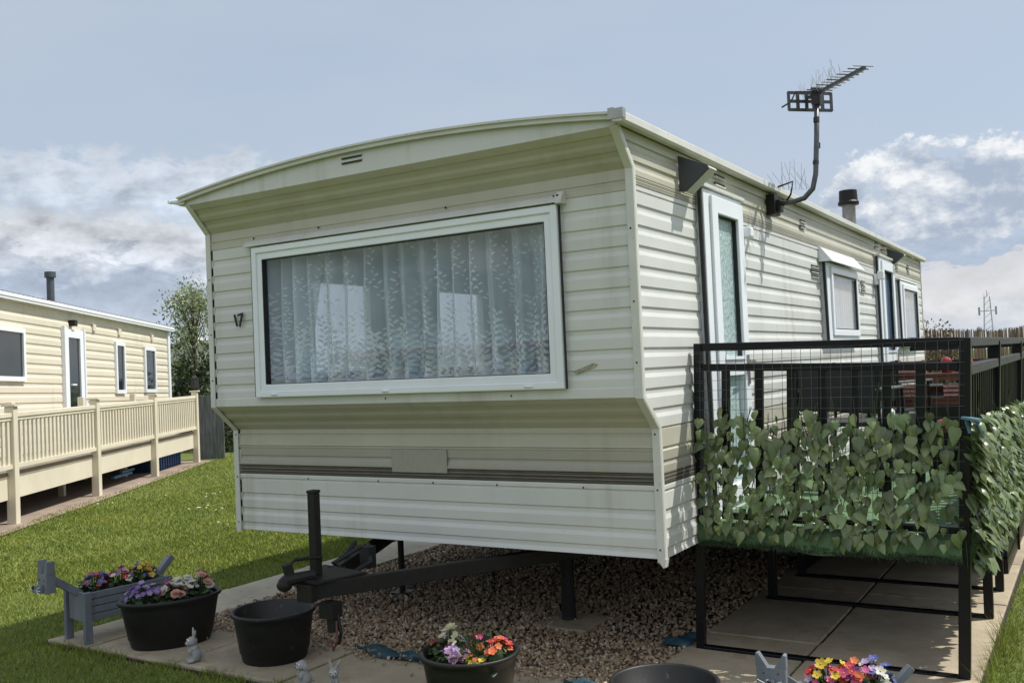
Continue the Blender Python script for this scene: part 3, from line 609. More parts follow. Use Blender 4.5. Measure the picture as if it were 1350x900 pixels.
for px, py, zt, r in ((-.97, .74, .62, .045),):
    j_ = car(MB().tube([(px, py, .03), (px, py, .05), (px, py, .30), (px, py, zt)], [.05, .045, .042, .055], 12), 'jack_stand', DARKM)
    car(MB().bx(px-.11, px+.11, py-.11, py+.11, .004, .032), 'jack_foot', DARKM, j_)
j_ = car(MB().tube([(-2.44, .95, .03), (-2.44, .95, .62)], .022, 10).tube([(-2.58, .90, .46), (-2.44, .95, .455), (-2.26, 1.02, .45)], .008, 6), 'corner_steady', DARKM); car(MB().bx(-2.51, -2.37, .88, 1.02, .02, .035), 'steady_foot', DARKM, j_)
for x in (-2.75, -.30):
    for y in (3.2, 6.4): car(MB().bx(x-.1, x+.1, y-.1, y+.1, .02, .62), 'support_pier', mat('pier_block', (.10, .10, .10), .9))
pad = MB().bx(-1.12, -.76, .54, .90, .0, .036).build('concrete_pad', CONC, bevel=.008); tag(pad, 'square concrete slab half buried in the gravel under the caravan jack', 'slab')

for x in (-2.72, -.33):
    wh = car(MB().tube([(x-.08, 4.9, .31), (x-.075, 4.9, .31), (x+.075, 4.9, .31), (x+.08, 4.9, .31)], [.27, .31, .31, .27], 24), 'wheel', GASK); car(MB().tube([(x-.085, 4.9, .31), (x+.085, 4.9, .31)], .17, 16), 'rim', DARKM, wh)
car(MB().tube([(-2.7, 4.9, .31), (-.35, 4.9, .31)], .04, 8), 'axle', DARKM); car(MB().bx(-2.05, -.05, 3.55, 3.59, .02, .60), 'under_light_stop', UNDER)  # dark panel added behind the chassis to block light under the caravan
# curtains hanging inside the front window
cu = thing('lace_curtain', 'white lace net curtain with leaf sprigs filling the front window', 'curtain', (-1.5, -.10, 2.36))
def cz(x): return -.095+.036*math.sin(x*47+1.6*math.sin(x*5))+.010*math.sin(x*23+1)+.007*math.sin(x*105+2*math.sin(x*7))
nx = 460; v = []; rows = [2.40, 2.1, 1.8, 1.54]
for i in range(nx+1):
    x = -2.70+2.26*i/nx
    for k, zz in enumerate(rows): v.append((x+.012*math.sin(x*9+k), -.095+(cz(x)+.095)*(.75+.12*k), zz))
f = [(4*i+k, 4*i+4+k, 4*i+5+k, 4*i+1+k) for i in range(nx) for k in range(3)]
MB().add(v, f).build('voile', LACE, cu, smooth=True, fix=False)
lv = []; lf = []
def lace_leaf(x, zz, ang, l, w):
    y = cz(x)-.006; c, s = math.cos(ang), math.sin(ang); b = len(lv)
    for a, t in ((0, 0), (.35, w), (.7, w*.8), (1, 0), (.7, -w*.8), (.35, -w)):
        px = a*l*c-t*s; pz = a*l*s+t*c
        lv.append((x+px, cz(x+px)-.005, zz+pz))
    lf.append(tuple(range(b, b+6)))
for i in range(62):                                        # climbing sprigs in columns, thick border below
    x0 = -2.64+2.16*(i+.5)/62+random.uniform(-.012, .012); z0 = 1.58; top = 2.35 if i % 3 else random.uniform(2.1, 2.35)
    zz = z0; s = 1; ph = random.uniform(0, 6); lim = random.uniform(1.74, 1.98)
    while zz < top:
        low = zz < lim
        x = x0+.016*math.sin(zz*14+ph)
        if low or (math.sin(zz*11+ph*2) > -.45):
            l = random.uniform(.028, .044)*(1.15-.35*(zz-1.58)/.35) if low else random.uniform(.017, .029)
            lace_leaf(x, zz, math.pi/2-s*random.uniform(.5, 1.0), l, l*.19)
            if low and random.random() < .7: lace_leaf(x, zz-.01, math.pi/2+s*random.uniform(.7, 1.2), l*.9, l*.18)
        s = -s; zz += .017 if low else .023
MB().add(lv, lf).build('lace_leaves', LACELEAF, cu, fix=False)
v = []; f = []
for i in range(nx): 
    x = -2.70+2.26*i/nx; x2 = -2.70+2.26*(i+1)/nx; zb = 1.585+.010*abs(math.sin(x*38)); b_ = len(v)
    v += [(x, cz(x)-.004, 1.545), (x2, cz(x2)-.004, 1.545), (x2, cz(x2)-.004, 1.575+.01*abs(math.sin(x2*38))), (x, cz(x)-.004, 1.575+.01*abs(math.sin(x*38)))]; f.append((b_, b_+1, b_+2, b_+3))
MB().add(v, f).build('lace_border', LACELEAF, cu, fix=False)
def drape(xw, xi_top, xi_bot, name, label):
    v = []; nu, nv = 46, 14
    for jv in range(nv+1):
        t = jv/nv; zz = 2.40-.86*t; xi = xi_top+(xi_bot-xi_top)*t**.8
        for iu in range(nu+1):
            u = iu/nu; v.append((xw+(xi-xw)*u, -.045+.020*math.sin(u*34)+.008*math.sin(u*71+t*2), zz))
    f = [(a*(nu+1)+c, a*(nu+1)+c+1, (a+1)*(nu+1)+c+1, (a+1)*(nu+1)+c) for a in range(nv) for c in range(nu)]
    o = MB().add(v, f).build(name, DRAPE, smooth=True, fix=False); tag(o, label, 'curtain')
drape(-2.72, -2.14, -2.34, 'side_drape', 'gathered sheer drape tied back at the left end of the front window')
drape(-.42, -.76, -.44, 'side_drape', 'sheer drape falling diagonally at the right end of the front window')

# ================================================================== TV aerial bolted to the eaves
AE = thing('tv_aerial', 'grey rooftop television aerial on a bent pole above the caravan eaves', 'aerial', (.02, 2.12, 2.70))
STEEL = mat('aerial_grey', (.10, .105, .11), .4, .2, 20, metal=.5); WIRE = mat('spike_wire', (.45, .45, .43), .4)
MB().bx(.0, .06, 2.06, 2.20, 2.58, 2.72).bx(.06, .09, 2.09, 2.17, 2.60, 2.68).build('wall_bracket', DARKM, AE, bevel=.004)
PT = [(.06, 2.12, 2.66), (.16, 2.10, 2.65), (.25, 2.11, 2.67), (.305, 2.13, 2.73), (.325, 2.15, 2.83), (.33, 2.21, 3.1), (.33, 2.275, 3.40)]
MB().tube(PT, .018, 10).build('pole', STEEL, AE, smooth=True)
MB().tube([(.33, 2.225, 3.2), (.33, 2.231, 3.235)], .0205, 10).tube([(.33, 2.213, 3.02), (.33, 2.219, 3.055)], .0205, 10).tube([(.325, 2.165, 2.9), (.326, 2.17, 2.925)], .0205, 10).build('cable_tape', GASK, AE)
MB().tube([(.10, 2.13, 2.64), (.17, 2.07, 2.70), (.20, 2.03, 2.78), (.09, 2.05, 2.76)], .007, 6).build('coax_cable', GASK, AE)
H = Vector((.33, 2.275, 3.38)); toC = (Vector((1.91, -4.49, 0))-Vector((H.x, H.y, 0))).normalized(); ax = Vector((.40, -.41, .0)).normalized(); sd = ax.cross(Vector((0, 0, 1))).normalized(); sd = Vector((sd.x, sd.y, 0)).normalized()
HB = H+Vector((0, 0, .03))
MB().bar(HB-ax*.10, HB+ax*.575, .022, .022).build('boom', STEEL, AE)
MB().bx(H.x-.03, H.x+.03, H.y-.04, H.y+.04, H.z-.05, H.z+.07).build('mast_clamp', GASK, AE)
for k in range(10):
    p = HB+ax*(.04+.058*k)+Vector((0, 0, .014)); l = .098-.003*k
    MB().tube([p-sd*l, p+sd*l], .0042, 6).build('element', WIRE if k % 2 else STEEL, AE)
rb = MB(); c0 = HB-ax*.09+Vector((0, 0, -.03)); z3 = Vector((0, 0, 1))
for t in (-1, 0, 1): rb.bar(c0-sd*.168+z3*t*.06, c0+sd*.168+z3*t*.06, .008, .022)
for t in (-1, -.58, -.17, .17, .58, 1): rb.bar(c0+sd*.165*t-z3*.066, c0+sd*.165*t+z3*.066, .012, .018 if abs(t) > .9 else .022, tuple(sd))
rb.build('reflector', STEEL, AE)
sp = MB()
for k in range(26):
    p = HB+ax*random.uniform(-.15, .32)+sd*random.uniform(-.02, .02); d = Vector((random.uniform(-.6, .6), random.uniform(-.4, .4), 1)).normalized()
    sp.tube([p, p+d*random.uniform(.10, .17)], .0016, 4, False)
for k in range(14):
    t = k/13; p = Vector((.09, 2.05, 2.74)).lerp(Vector((.30, 2.12, 2.72)), t); d = Vector((random.uniform(-.7, .4), -.2+random.uniform(-.3, .3), 1)).normalized()
    sp.tube([p, p+d*random.uniform(.13, .21)], .0016, 4, False)
sp.build('bird_spikes', WIRE, AE)
MB().tube([HB+ax*.05, HB+sd*.16+z3*.01, HB+sd*.2-z3*.06, HB+sd*.27-z3*.10], .006, 6).build('feed_cable', GASK, AE)

# ================================================================== raised deck
DK = thing('raised_deck', 'raised black steel deck with railings and a green turf floor beside the caravan', 'deck', (.65, .5, 0))
A0, A1 = Vector((-.03, .52, .02)), Vector((.045, .50, 1.689)); B0, B1 = Vector((1.285, .52, .02)), Vector((1.372, .50, 1.652))
def dk(b, name, m=BLACKP, parent=None, **k): return b.build(name, m, parent or DK, **k)
LP, RP = (A0, A1), (B0, B1)
def fr_(u, zz):                                            # point of the front frame: u across, zz height
    a = A0.lerp(A1, (zz-.02)/1.669); c = B0.lerp(B1, (zz-.02)/1.632); return a.lerp(c, u)
dk(MB().bar(A0, A1, .045, .045, (0, 1, 0)), 'post', bevel=.004); dk(MB().bar(B0, B1, .052, .052, (0, 1, 0)), 'post', bevel=.004)
fp = dk(MB().bar(fr_(.017, 1.668), fr_(.981, 1.634), .04, .042), 'railing', bevel=.005)
dk(MB().bar(fr_(.017, 1.557), fr_(.981, 1.517), .036, .040), 'mid_rail', BLACKP, fp, bevel=.005)
dk(MB().bar(fr_(.017, .76), fr_(.981, .735), .036, .036), 'bottom_rail', BLACKP, fp, bevel=.004)
dk(MB().bar(fr_(.017, .02), fr_(.98, .02), .05, .045), 'ground_bar', bevel=.004)
for px_ in (.182, .364, .532, .690, .845, 1.0, 1.155):
    u = (px_-.03)/(1.352-.03); dk(MB().bar(fr_(u, .77), fr_(u, 1.545), .042, .03, (0, 1, 0)), 'baluster', BLACKP, fp, bevel=.003)
wm = MB()
for k in range(27):
    u = .015+.97*k/26; q = [fr_(min(max(u+random.uniform(-.0025, .0025), 0), 1), .60+.26*i_)+Vector((0, -.034+random.uniform(-.002, .002), 0)) for i_ in range(5)]; wm.tube(q, .0014, 4, False)
for k in range(21):
    zz = .60+.052*k; q = [fr_(u, zz+random.uniform(-.003, .003))+Vector((0, -.034, 0)) for u in (0, .2, .4, .6, .8, 1)]; wm.tube(q, .0014, 4, False)
q = [(A1.x-.045, .47, 1.64), (A1.x-.05, .47, 1.4), (A1.x-.03, .47, 1.2)]; wm.tube(q, .0014, 4, False)
for zz in (1.64, 1.56, 1.48, 1.40): wm.tube([(A1.x-.047, .47, zz), (A1.x+.03, .468, zz-.01)], .0014, 4, False)
dk(wm, 'wire_mesh', mat('green_wire', (.075, .09, .09), .4))
# turf floor with sagging front edge
v = []; nu = 40
for i in range(nu+1):
    u = i/nu; x = .0+1.31*u; sag = .012*math.sin(u*9)+.008*math.sin(u*23); zt = .722-.016*u
    v += [(x, 7.5, zt-.005), (x, .53, zt), (x, .490, zt-.006), (x, .474, zt-.03+sag*.3), (x, .470, zt-.10+sag*.5), (x, .480, zt-.118+sag)]
dk(MB().add(v, [(6*i+k, 6*i+k+1, 6*i+7+k, 6*i+6+k) for i in range(nu) for k in range(5)]), 'turf_floor', TURF, smooth=True, fix=False)
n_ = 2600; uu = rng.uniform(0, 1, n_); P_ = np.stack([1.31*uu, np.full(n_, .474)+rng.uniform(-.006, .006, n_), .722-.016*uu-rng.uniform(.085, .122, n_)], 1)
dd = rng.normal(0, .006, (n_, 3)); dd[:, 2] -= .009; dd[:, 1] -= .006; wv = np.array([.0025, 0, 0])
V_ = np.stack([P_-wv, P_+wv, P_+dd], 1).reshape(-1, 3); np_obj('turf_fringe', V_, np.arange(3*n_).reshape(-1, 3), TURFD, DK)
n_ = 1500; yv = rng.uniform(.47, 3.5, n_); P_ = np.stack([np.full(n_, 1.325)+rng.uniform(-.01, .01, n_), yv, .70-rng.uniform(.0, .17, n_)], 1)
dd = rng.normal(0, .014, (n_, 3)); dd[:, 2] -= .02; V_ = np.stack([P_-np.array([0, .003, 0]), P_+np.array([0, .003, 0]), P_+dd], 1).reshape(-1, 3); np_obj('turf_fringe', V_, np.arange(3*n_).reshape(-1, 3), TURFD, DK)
dk(MB().bx(.0, 1.30, .50, 7.5, .60, .655), 'deck_board', UNDER)
v = []
for i in range(61):
    y = .47+3.4*i/60; v += [(1.312, y, .705), (1.328+.004*math.sin(i), y, .69), (1.330+.006*math.sin(i*1.7), y, .56+.02*math.sin(i*.9))]
dk(MB().add(v, [(3*i+k, 3*i+3+k, 3*i+4+k, 3*i+1+k) for i in range(60) for k in range(2)]), 'turf_side_skirt', TURF, fix=False, smooth=True)
for y in (1.71, 2.42, 3.9, 5.4, 6.9):
    dk(MB().bar((1.285, y, .02), (1.295, y, .64), .05, .05, (0, 1, 0)), 'leg', bevel=.004)
    dk(MB().bar((-.02, y, .022), (1.26, y, .022), .05, .045), 'ground_bar', bevel=.004); dk(MB().bar((.02, y, .02), (.02, y, .64), .05, .05, (0, 1, 0)), 'leg', bevel=.004)
dk(MB().bx(.02, 1.29, 5.6, 5.63, .03, .60), 'end_light_stop', BLACKP)  # closing board added to darken the space under the deck
for k in range(5): dk(MB().bx(1.275, 1.297, 2.95, 7.4, .03+.115*k, .03+.115*k+.10), 'side_skirt_board', BLACKP)
dk(MB().bx(-.02, .0, 2.6, 7.4, .03, .60), 'caravan_light_stop', BLACKP)  # added board, stops light between caravan and deck underside
# side railing running back
sr = dk(MB().bar((1.372, .53, 1.63), (1.372, 7.4, 1.655), .05, .045), 'side_railing', mat('weathered_black_wood', (.03, .031, .03), .55, .3, 8, (1, 1, 4)), bevel=.004)
dk(MB().bar((1.36, .53, 1.497), (1.36, 7.4, 1.545), .06, .05), 'mid_rail', bpy.data.materials['weathered_black_wood'], sr, bevel=.004)
dk(MB().bar((1.32, .53, .74), (1.32, 7.4, .74), .05, .04), 'bottom_rail', BLACKP, sr)
for k in range(62):
    y = .60+.11*k; dk(MB().bar((1.322, y, .75), (1.358, y, 1.50), .022, .022, (0, 1, 0)), 'baluster', BLACKP, sr)
for y in (2.0, 3.9, 5.4, 7.35): dk(MB().bar((1.31, y, .64), (1.37, y, 1.64), .07, .06, (0, 1, 0)), 'side_post', BLACKP, sr, bevel=.004)
br = dk(MB().bar((.03, 7.45, 1.62), (1.37, 7.45, 1.62), .05, .05), 'rear_railing', BLACKP); dk(MB().bar((.03, 7.45, 1.45), (1.37, 7.45, 1.45), .05, .05), 'mid_rail', BLACKP, br)
for k in range(10): dk(MB().bar((.1+.14*k, 7.45, .74), (.1+.14*k, 7.45, 1.45), .03, .03, (0, 1, 0)), 'baluster', BLACKP, br)

# artificial ivy screens tied to the railings
def leaf_mesh(P, nrm, size, tipdir, droop):
    half = [(.0, 0, 0), (.26, -.10, -.03), (.46, .10, -.05), (.47, .38, -.06), (.30, .70, -.06), (0, 1.05, -.10)]
    T = np.array(half+[(0, .45, .05)]+[(-a, b, c) for a, b, c in half[1:5]]); F0 = np.array([(6, 0, 1), (6, 1, 2), (6, 2, 3), (6, 3, 4), (6, 4, 5), (6, 7, 0), (6, 8, 7), (6, 9, 8), (6, 10, 9), (6, 5, 10)])
    n = len(P); nv = nrm/np.linalg.norm(nrm, axis=1)[:, None]; t = tipdir-(tipdir*nv).sum(1)[:, None]*nv; t /= np.linalg.norm(t, axis=1)[:, None]; s = np.cross(t, nv)
    sz = size[:, None, None]; fold = rng.uniform(.3, 3.4, (n, 1, 1))
    V = P[:, None]+sz*(T[None, :, 0:1]*s[:, None]+T[None, :, 1:2]*t[:, None]+fold*T[None, :, 2:3]*nv[:, None])
    # curl the tip
    V = V+sz*(T[None, :, 1:2]**2)*droop[:, None, None]*np.array([0, 0, -1.0])
    F = (F0[None]+11*np.arange(n)[:, None, None]).reshape(-1, 3); return V.reshape(-1, 3), F
def ivy_front():
    sp = []; 
    for gx in np.arange(.05, 1.32, .044):
        ht = 1.30+random.uniform(-.06, .03)
        for gz in np.arange(.70, ht, .034):
            if random.random() < .06: continue
            sp.append((gx+random.gauss(0, .024), gz+random.gauss(0, .016)))
    sp = np.array(sp); sp = np.concatenate([sp, sp[rng.choice(len(sp), 60)]+rng.normal(0, .02, (60, 2))]); n = len(sp)
    P = np.column_stack([sp[:, 0]+.03*(sp[:, 1]-.7), .465-rng.uniform(0, .045, n), sp[:, 1]])
    nr = np.column_stack([rng.normal(0, .55, n), -np.ones(n), rng.normal(.5, .45, n)]); td = np.column_stack([rng.normal(0, .42, n), rng.normal(-.2, .15, n), -np.ones(n)])
    return leaf_mesh(P, nr, rng.uniform(.036, .066, n), td, rng.uniform(0, .35, n)), P
def ivy_side():
    n = 1500; y = .45+3.6*rng.uniform(0, 1, n)**1.15; zz = rng.uniform(.58, 1.27, n)-.02*y
    P = np.column_stack([1.362+rng.uniform(0, .06, n)+.01*np.sin(zz*20), y, zz])
    nr = np.column_stack([.75*np.ones(n), rng.normal(.1, .45, n), rng.normal(.95, .35, n)]); td = np.column_stack([rng.normal(.55, .25, n), rng.normal(-.35, .5, n), -np.ones(n)])
    return leaf_mesh(P, nr, rng.uniform(.045, .074, n), td, rng.uniform(0, .3, n)), P
for nm, fn, lab, loc in (('ivy_screen', ivy_front, 'artificial ivy leaf screen tied to the front railing of the deck, in shade', (.65, .45, .75)), ('ivy_screen', ivy_side, 'dense sunlit artificial ivy screen hanging on the outer side railing of the deck', (1.4, 2, .75))):
    t = thing(nm, lab, 'ivy screen', loc, 0, 'artificial ivy screens on the deck railing'); (V_, F_), P_ = fn(); np_obj('ivy_leaves', V_, F_, IVY, t, smooth=True)
    b = MB(); idx = np.argsort(P_[:, 2])
    for _ in range(90):
        a = P_[rng.integers(len(P_))]; dz = random.uniform(.1, .2); b.tube([a+np.array([0, .012, 0]), a+np.array([random.uniform(-.05, .05), .010, dz])], .0022, 4, False)
    b.build('ivy_stems', LEAFD, t)
yb = MB().add([(1.0, .468, 1.10), (1.055, .468, 1.105), (1.06, .465, 1.05), (1.01, .463, 1.04)], [(0, 1, 2, 3)])
o = MB().bx(.885, .955, .462, .468, 1.03, 1.10).tube([(.92, .465, 1.03), (.93, .463, .99)], .004, 6).build('yellow_tag', mat('yellow_card', (.62, .38, .03), .6, .15, 20)); tag(o, 'small yellow tag showing between the ivy leaves on the front railing', 'tag')
bt = MB().bar((1.345, .47, 1.275), (1.42, .455, 1.262), .05, .012).bar((1.36, .47, 1.262), (1.375, .46, 1.20), .02, .006).bar((1.40, .46, 1.262), (1.43, .47, 1.18), .02, .006).build('blue_tie', mat('pale_blue_plastic', (.10, .22, .28), .5, .15, 20)); tag(bt, 'pale blue plastic tie clipped on top of the ivy at the deck corner', 'tie')

# things on the deck
def chair(loc, rz, label):
    t = thing('patio_chair', label, 'chair', loc, rz, 'black patio chairs on the deck')
    MBK = mat('chair_mesh_fabric', (.014, .014, .016), .75, .2, 60)
    MB().bx(-.26, .26, -.025, .0, .50, .80).build('backrest', MBK, t, world=False, bevel=.008)
    MB().bx(-.26, .26, -.48, -.03, .40, .43).build('seat', MBK, t, world=False, bevel=.008)
    for sx in (-1, 1):
        MB().tube([(.27*sx, .05, 0), (.27*sx, .0, .42), (.27*sx, -.01, .81)], .012, 8).build('leg', BLACKP, t, world=False)
        MB().tube([(.27*sx, -.50, 0), (.27*sx, -.46, .63)], .012, 8).build('leg', BLACKP, t, world=False)
        MB().bx(.27*sx-.025, .27*sx+.025, -.50, .0, .63, .65).build('armrest', mat('grey_armrest', (.12, .12, .12), .5), t, world=False, bevel=.006)
    return t
chair((.43, 1.95, .722), R(172), 'black mesh patio chair with its back close behind the front railing')
chair((.33, 3.35, .722), R(160), 'black patio chair with grey arms further back on the deck')
cn = thing('white_canister', 'white canister standing on a small stand by the rear chair', 'canister', (.62, 2.62, .722))
MB().lathe([(.05, .34), (.05, .46), (.04, .475), (.02, .48)], (.62, 2.62, .722), 16).build('can', UPVC, cn); MB().bx(.53, .71, 2.53, 2.71, 1.03, 1.06).bx(.60, .64, 2.60, 2.64, .722, 1.03).bx(.54, .70, 2.54, 2.70, .722, .74).build('stand', BLACKP, cn)
SH = thing('plant_shelf', 'red brown wooden slatted shelf unit at the back of the deck', 'shelf', (.80, 3.95, .722))
for x in (.46, 1.10):
    for y in (3.78, 4.06): MB().bx(x-.02, x+.02, y-.02, y+.02, .722, 1.50).build('leg', WOODB, SH)
for zz in (.98, 1.20, 1.395):
    b = MB()
    for k in range(5): b.bx(.44, 1.12, 3.75+.07*k, 3.75+.07*k+.052, zz, zz+.016)
    b.bx(.44, 1.12, 3.76, 3.775, zz-.04, zz).build('shelf_board', WOODB, SH)
MB().bx(.44, 1.12, 4.07, 4.08, 1.25, 1.30).bx(.44, 1.12, 4.07, 4.08, 1.44, 1.49).build('back_slat', WOODB, SH)
REDP = mat('red_glazed_pot', (.40, .03, .035), .25, .2, 12); PINKP = mat('pink_slats', (.55, .27, .24), .6, .2, 20)
for k, (x, lab) in enumerate(((.86, 'small red pot on the shelf top, left of the other red pot'), (1.01, 'red pot with a pale front on the shelf top by the corner post'))):
    t = thing('red_pot', lab, 'pot', (x, 3.88, 1.411), 0, 'red pots on the shelf'); MB().lathe([(.035, 0), (.045, .03), (.055, .075), (.058, .085), (.045, .085), (.04, .04)], (x, 3.88, 1.411), 16).build('pot_body', REDP, t, smooth=True)
    MB().ball((x, 3.88, 1.50), .04).build('pot_plant', mat('pale_flower', (.62, .45, .45), .6) if k else REDP, t)
for x, zz, lab in ((.60, 1.216, 'stacked pale pink wooden crate at the left of the middle shelf'), (.94, 1.216, 'pale pink slatted crate at the right of the middle shelf'), (.60, 1.411, 'pale pink slatted crate on the left of the top shelf')):
    t = thing('pink_crate', lab, 'crate', (x, 3.86, zz), 0, 'pink crates on the shelf'); b = MB()
    for ya in (3.78, 3.93):
        b = MB()
        for k in range(3): b.bx(x-.10, x+.10, ya, ya+.01, zz+.01+.035*k, zz+.032+.035*k)
        b.build('slats', PINKP, t)
    b = MB(); MB().bx(x-.10, x-.088, 3.79, 3.93, zz, zz+.11).bx(x+.088, x+.10, 3.79, 3.93, zz, zz+.11).bx(x-.088, x+.088, 3.79, 3.93, zz, zz+.01).build('crate_ends', WOODB, t)

sb_ = thing('storage_bench', 'black storage bench at the rear of the deck behind the shelf', 'bench', (.70, 5.3, .722)); MB().bx(.15, 1.27, 5.05, 5.55, .722, 1.22).build('box', BLACKPL, sb_, bevel=.01); MB().bx(.13, 1.29, 5.03, 5.57, 1.222, 1.27).build('lid', BLACKPL, sb_, bevel=.012)
gp_ = thing('grey_bucket', 'grey plastic bucket standing on the turf in front of the shelf', 'bucket', (.62, 3.3, .722)); MB().lathe([(.10, 0), (.13, .40), (.14, .41), (.125, .41), (.095, .03)], (.62, 3.3, .722), 20).build('bucket_body', mat('grey_bucket', (.20, .20, .20), .5), gp_, smooth=True)
rf = thing('red_flower_pot', 'dark pot with one red flower at the deck corner behind the ivy', 'plant', (1.0, 2.4, .722)); MB().lathe([(.09, 0), (.12, .22), (.125, .23), (.10, .22)], (1.0, 2.4, .722), 18).build('pot_body', BLACKPL, rf, smooth=True); MB().tube([(1.0, 2.4, .93), (1.0, 2.38, 1.08)], .006, 6).build('stem', BLADE, rf); MB().ball((1.0, 2.38, 1.11), .035, .035, .03).build('bloom', REDP, rf, smooth=True)
# ================================================================== planters, flowers and ornaments in front
FLM = {n: mat('petal_'+n, c, .6, .15, 40, trans=.25) for n, c in dict(purple=(.22, .12, .42), lilac=(.38, .28, .52), peach=(.66, .36, .27), white=(.70, .69, .64), pink=(.62, .10, .25), magenta=(.48, .05, .24), red=(.52, .03, .035), yellow=(.66, .50, .05), orange=(.66, .16, .05), blue=(.08, .11, .38), cream=(.68, .66, .40), mauve=(.34, .16, .28)).items()}
GRN = mat('flower_leaf', (.05, .095, .03), .5, .2, 20, island=.4, trans=.2); STAMEN = mat('stamen', (.6, .42, .05), .7)
BL = {}
def blossom_mesh(col, kind):
    key = (col, kind)
    if key in BL: return BL[key]
    b = MB(); layers = ((5, 1.0, .25, 0),) if kind == 0 else ((7, 1.0, .15, 0), (6, .72, .5, .4), (5, .42, .85, .9))
    for n_, l, up_, ph in layers:
        for k in range(n_):
            a = 2*math.pi*k/n_+ph; c, s = math.cos(a), math.sin(a); w = l*(.42 if kind == 0 else .40)
            pts = [(0, 0, 0), (l*.55, w, l*up_*.7), (l*.95, w*.75, l*up_), (l*1.02, 0, l*up_*1.12), (l*.95, -w*.75, l*up_), (l*.55, -w, l*up_*.7), (l*.6, 0, l*up_*.45)]
            v = [(x*c-y*s, x*s+y*c, zz) for x, y, zz in pts]; b.add(v, [(0, 1, 6), (1, 2, 6), (2, 3, 6), (3, 4, 6), (4, 5, 6), (5, 0, 6)])
    nb = len(b.f); b.ball((0, 0, .10 if kind == 0 else .3), .16 if kind == 0 else .12, None, .12, 8, 5)
    me = bpy.data.meshes.new('blossom'); me.from_pydata(b.v, [], b.f); me.materials.append(FLM[col]); me.materials.append(STAMEN if kind == 0 else FLM[col])
    for i, p_ in enumerate(me.polygons): p_.use_smooth = True; p_.material_index = 1 if i >= nb else 0
    BL[key] = me; return me
def bunch(label, c, rx, ry, rot, h, cols, n, size, kind=0, group='artificial flowers in the planters', leafn=60, leafh=None):
    t = thing('flower_bunch', label, 'flowers', c, rot, group); st = MB(); lf_ = []
    for i in range(n):
        a = random.uniform(0, 2*math.pi); rr = math.sqrt(random.random()); x = rx*rr*math.cos(a); y = ry*rr*math.sin(a); zz = h*(1-.45*rr*rr)*random.uniform(.72, 1.12)
        o = bpy.data.objects.new('blossom', blossom_mesh(random.choice(cols), kind)); COL.objects.link(o); o.parent = t; o.location = (x*1.08, y*1.08, zz)
        tilt = Vector((x/rx*.8+random.gauss(0, .35), y/ry*.8-.25+random.gauss(0, .35), 1.0)); o.rotation_euler = tilt.to_track_quat('Z', 'Y').to_euler(); s = size*random.uniform(.75, 1.2); o.scale = (s, s, s)
        st.tube([(x*.5, y*.5, -.02), (x*.8, y*.8, zz*.5), (x*1.08, y*1.08, zz)], .0025, 5, False)
    st.build('stems', GRN, t, world=False)
    P_ = np.column_stack([rng.uniform(-rx, rx, leafn), rng.uniform(-ry, ry, leafn), rng.uniform(-.01, h*.55, leafn)])
    nr = rng.normal(0, .6, (leafn, 3)); nr[:, 2] += .8; td = rng.normal(0, 1, (leafn, 3)); td[:, 2] += .5
    V_, F_ = leaf_mesh(P_, nr, rng.uniform(.025, .05, leafn), td, rng.uniform(0, .3, leafn)); o = np_obj('foliage', V_, F_, GRN, None, smooth=True); o.parent = t
    return t
SOIL = mat('potting_soil', (.02, .015, .01), .95, .3, 60, bump=.8, bscale=90)
def tub(label, c, rt, rb_, h, sx=1, sy=1, rot=0, soil=None, group='black plastic tubs on the paving', band=False):
    t = thing('plastic_tub', label, 'tub', c, 0, group)
    prof = [(rb_*.97, 0), (rb_, .008), (rb_+(rt-rb_)*.18, h*.18), (rb_+(rt-rb_)*.19+.004, h*.19), (rb_+(rt-rb_)*.80, h*.80), (rt*.985, h*.90), (rt*1.0, h*.905), (rt*1.045, h*.935), (rt*1.05, h*.985), (rt*1.03, h), (rt*.985, h), (rt*.955, h*.98), (rb_*.97, .03), (.01, .03)]
    if band: prof[4:5] = [(rb_+(rt-rb_)*.66, h*.66), (rb_+(rt-rb_)*.67+.006, h*.675), (rb_+(rt-rb_)*.80+.006, h*.80), (rb_+(rt-rb_)*.81, h*.81)]
    MB().lathe(prof, c, 48, sx, sy, rot).build('tub_body', BLACKPL, t, smooth=True)
    for p_ in t.children[0].data.polygons: pass
    if soil: MB().lathe([(rt*.94, soil), (rt*.5, soil+.02), (.01, soil+.03)], c, 40, sx, sy, rot).build('soil', SOIL, t, smooth=True)
    return t
tub('oval black planter tub filled with purple and peach flowers', (-2.97, -.63, .03), .245, .195, .285, 1.18, .80, R(60), .24)
e1 = R(60); ex = Vector((math.cos(e1), math.sin(e1), 0)); base = Vector((-2.97, -.63, .27))
bunch('purple and lilac artificial flowers at the left end of the oval tub', base-ex*.135+Vector((0, -.02, 0)), .085, .10, 0, .135, ['purple', 'lilac', 'lilac', 'purple'], 60, .017, leafn=60)
bunch('peach rose artificial flowers in the middle of the oval tub', base+ex*.04+Vector((.0, -.045, 0)), .085, .085, 0, .115, ['peach', 'peach', 'white'], 24, .028, 1, leafn=50)
bunch('white daisy artificial flowers behind the peach roses in the oval tub', base+ex*.02+Vector((0, .075, .0)), .10, .05, 0, .145, ['white'], 30, .019, leafn=40)
bunch('pale pink artificial flowers at the right end of the oval tub', base+ex*.185+Vector((0, .0, 0)), .06, .07, 0, .15, ['peach', 'white', 'peach'], 18, .026, 1, leafn=40)
bunch('single white bloom on a tall stem behind the oval tub flowers', base+ex*.12+Vector((0, .07, 0)), .012, .012, 0, .19, ['white'], 2, .030, 1, leafn=8)
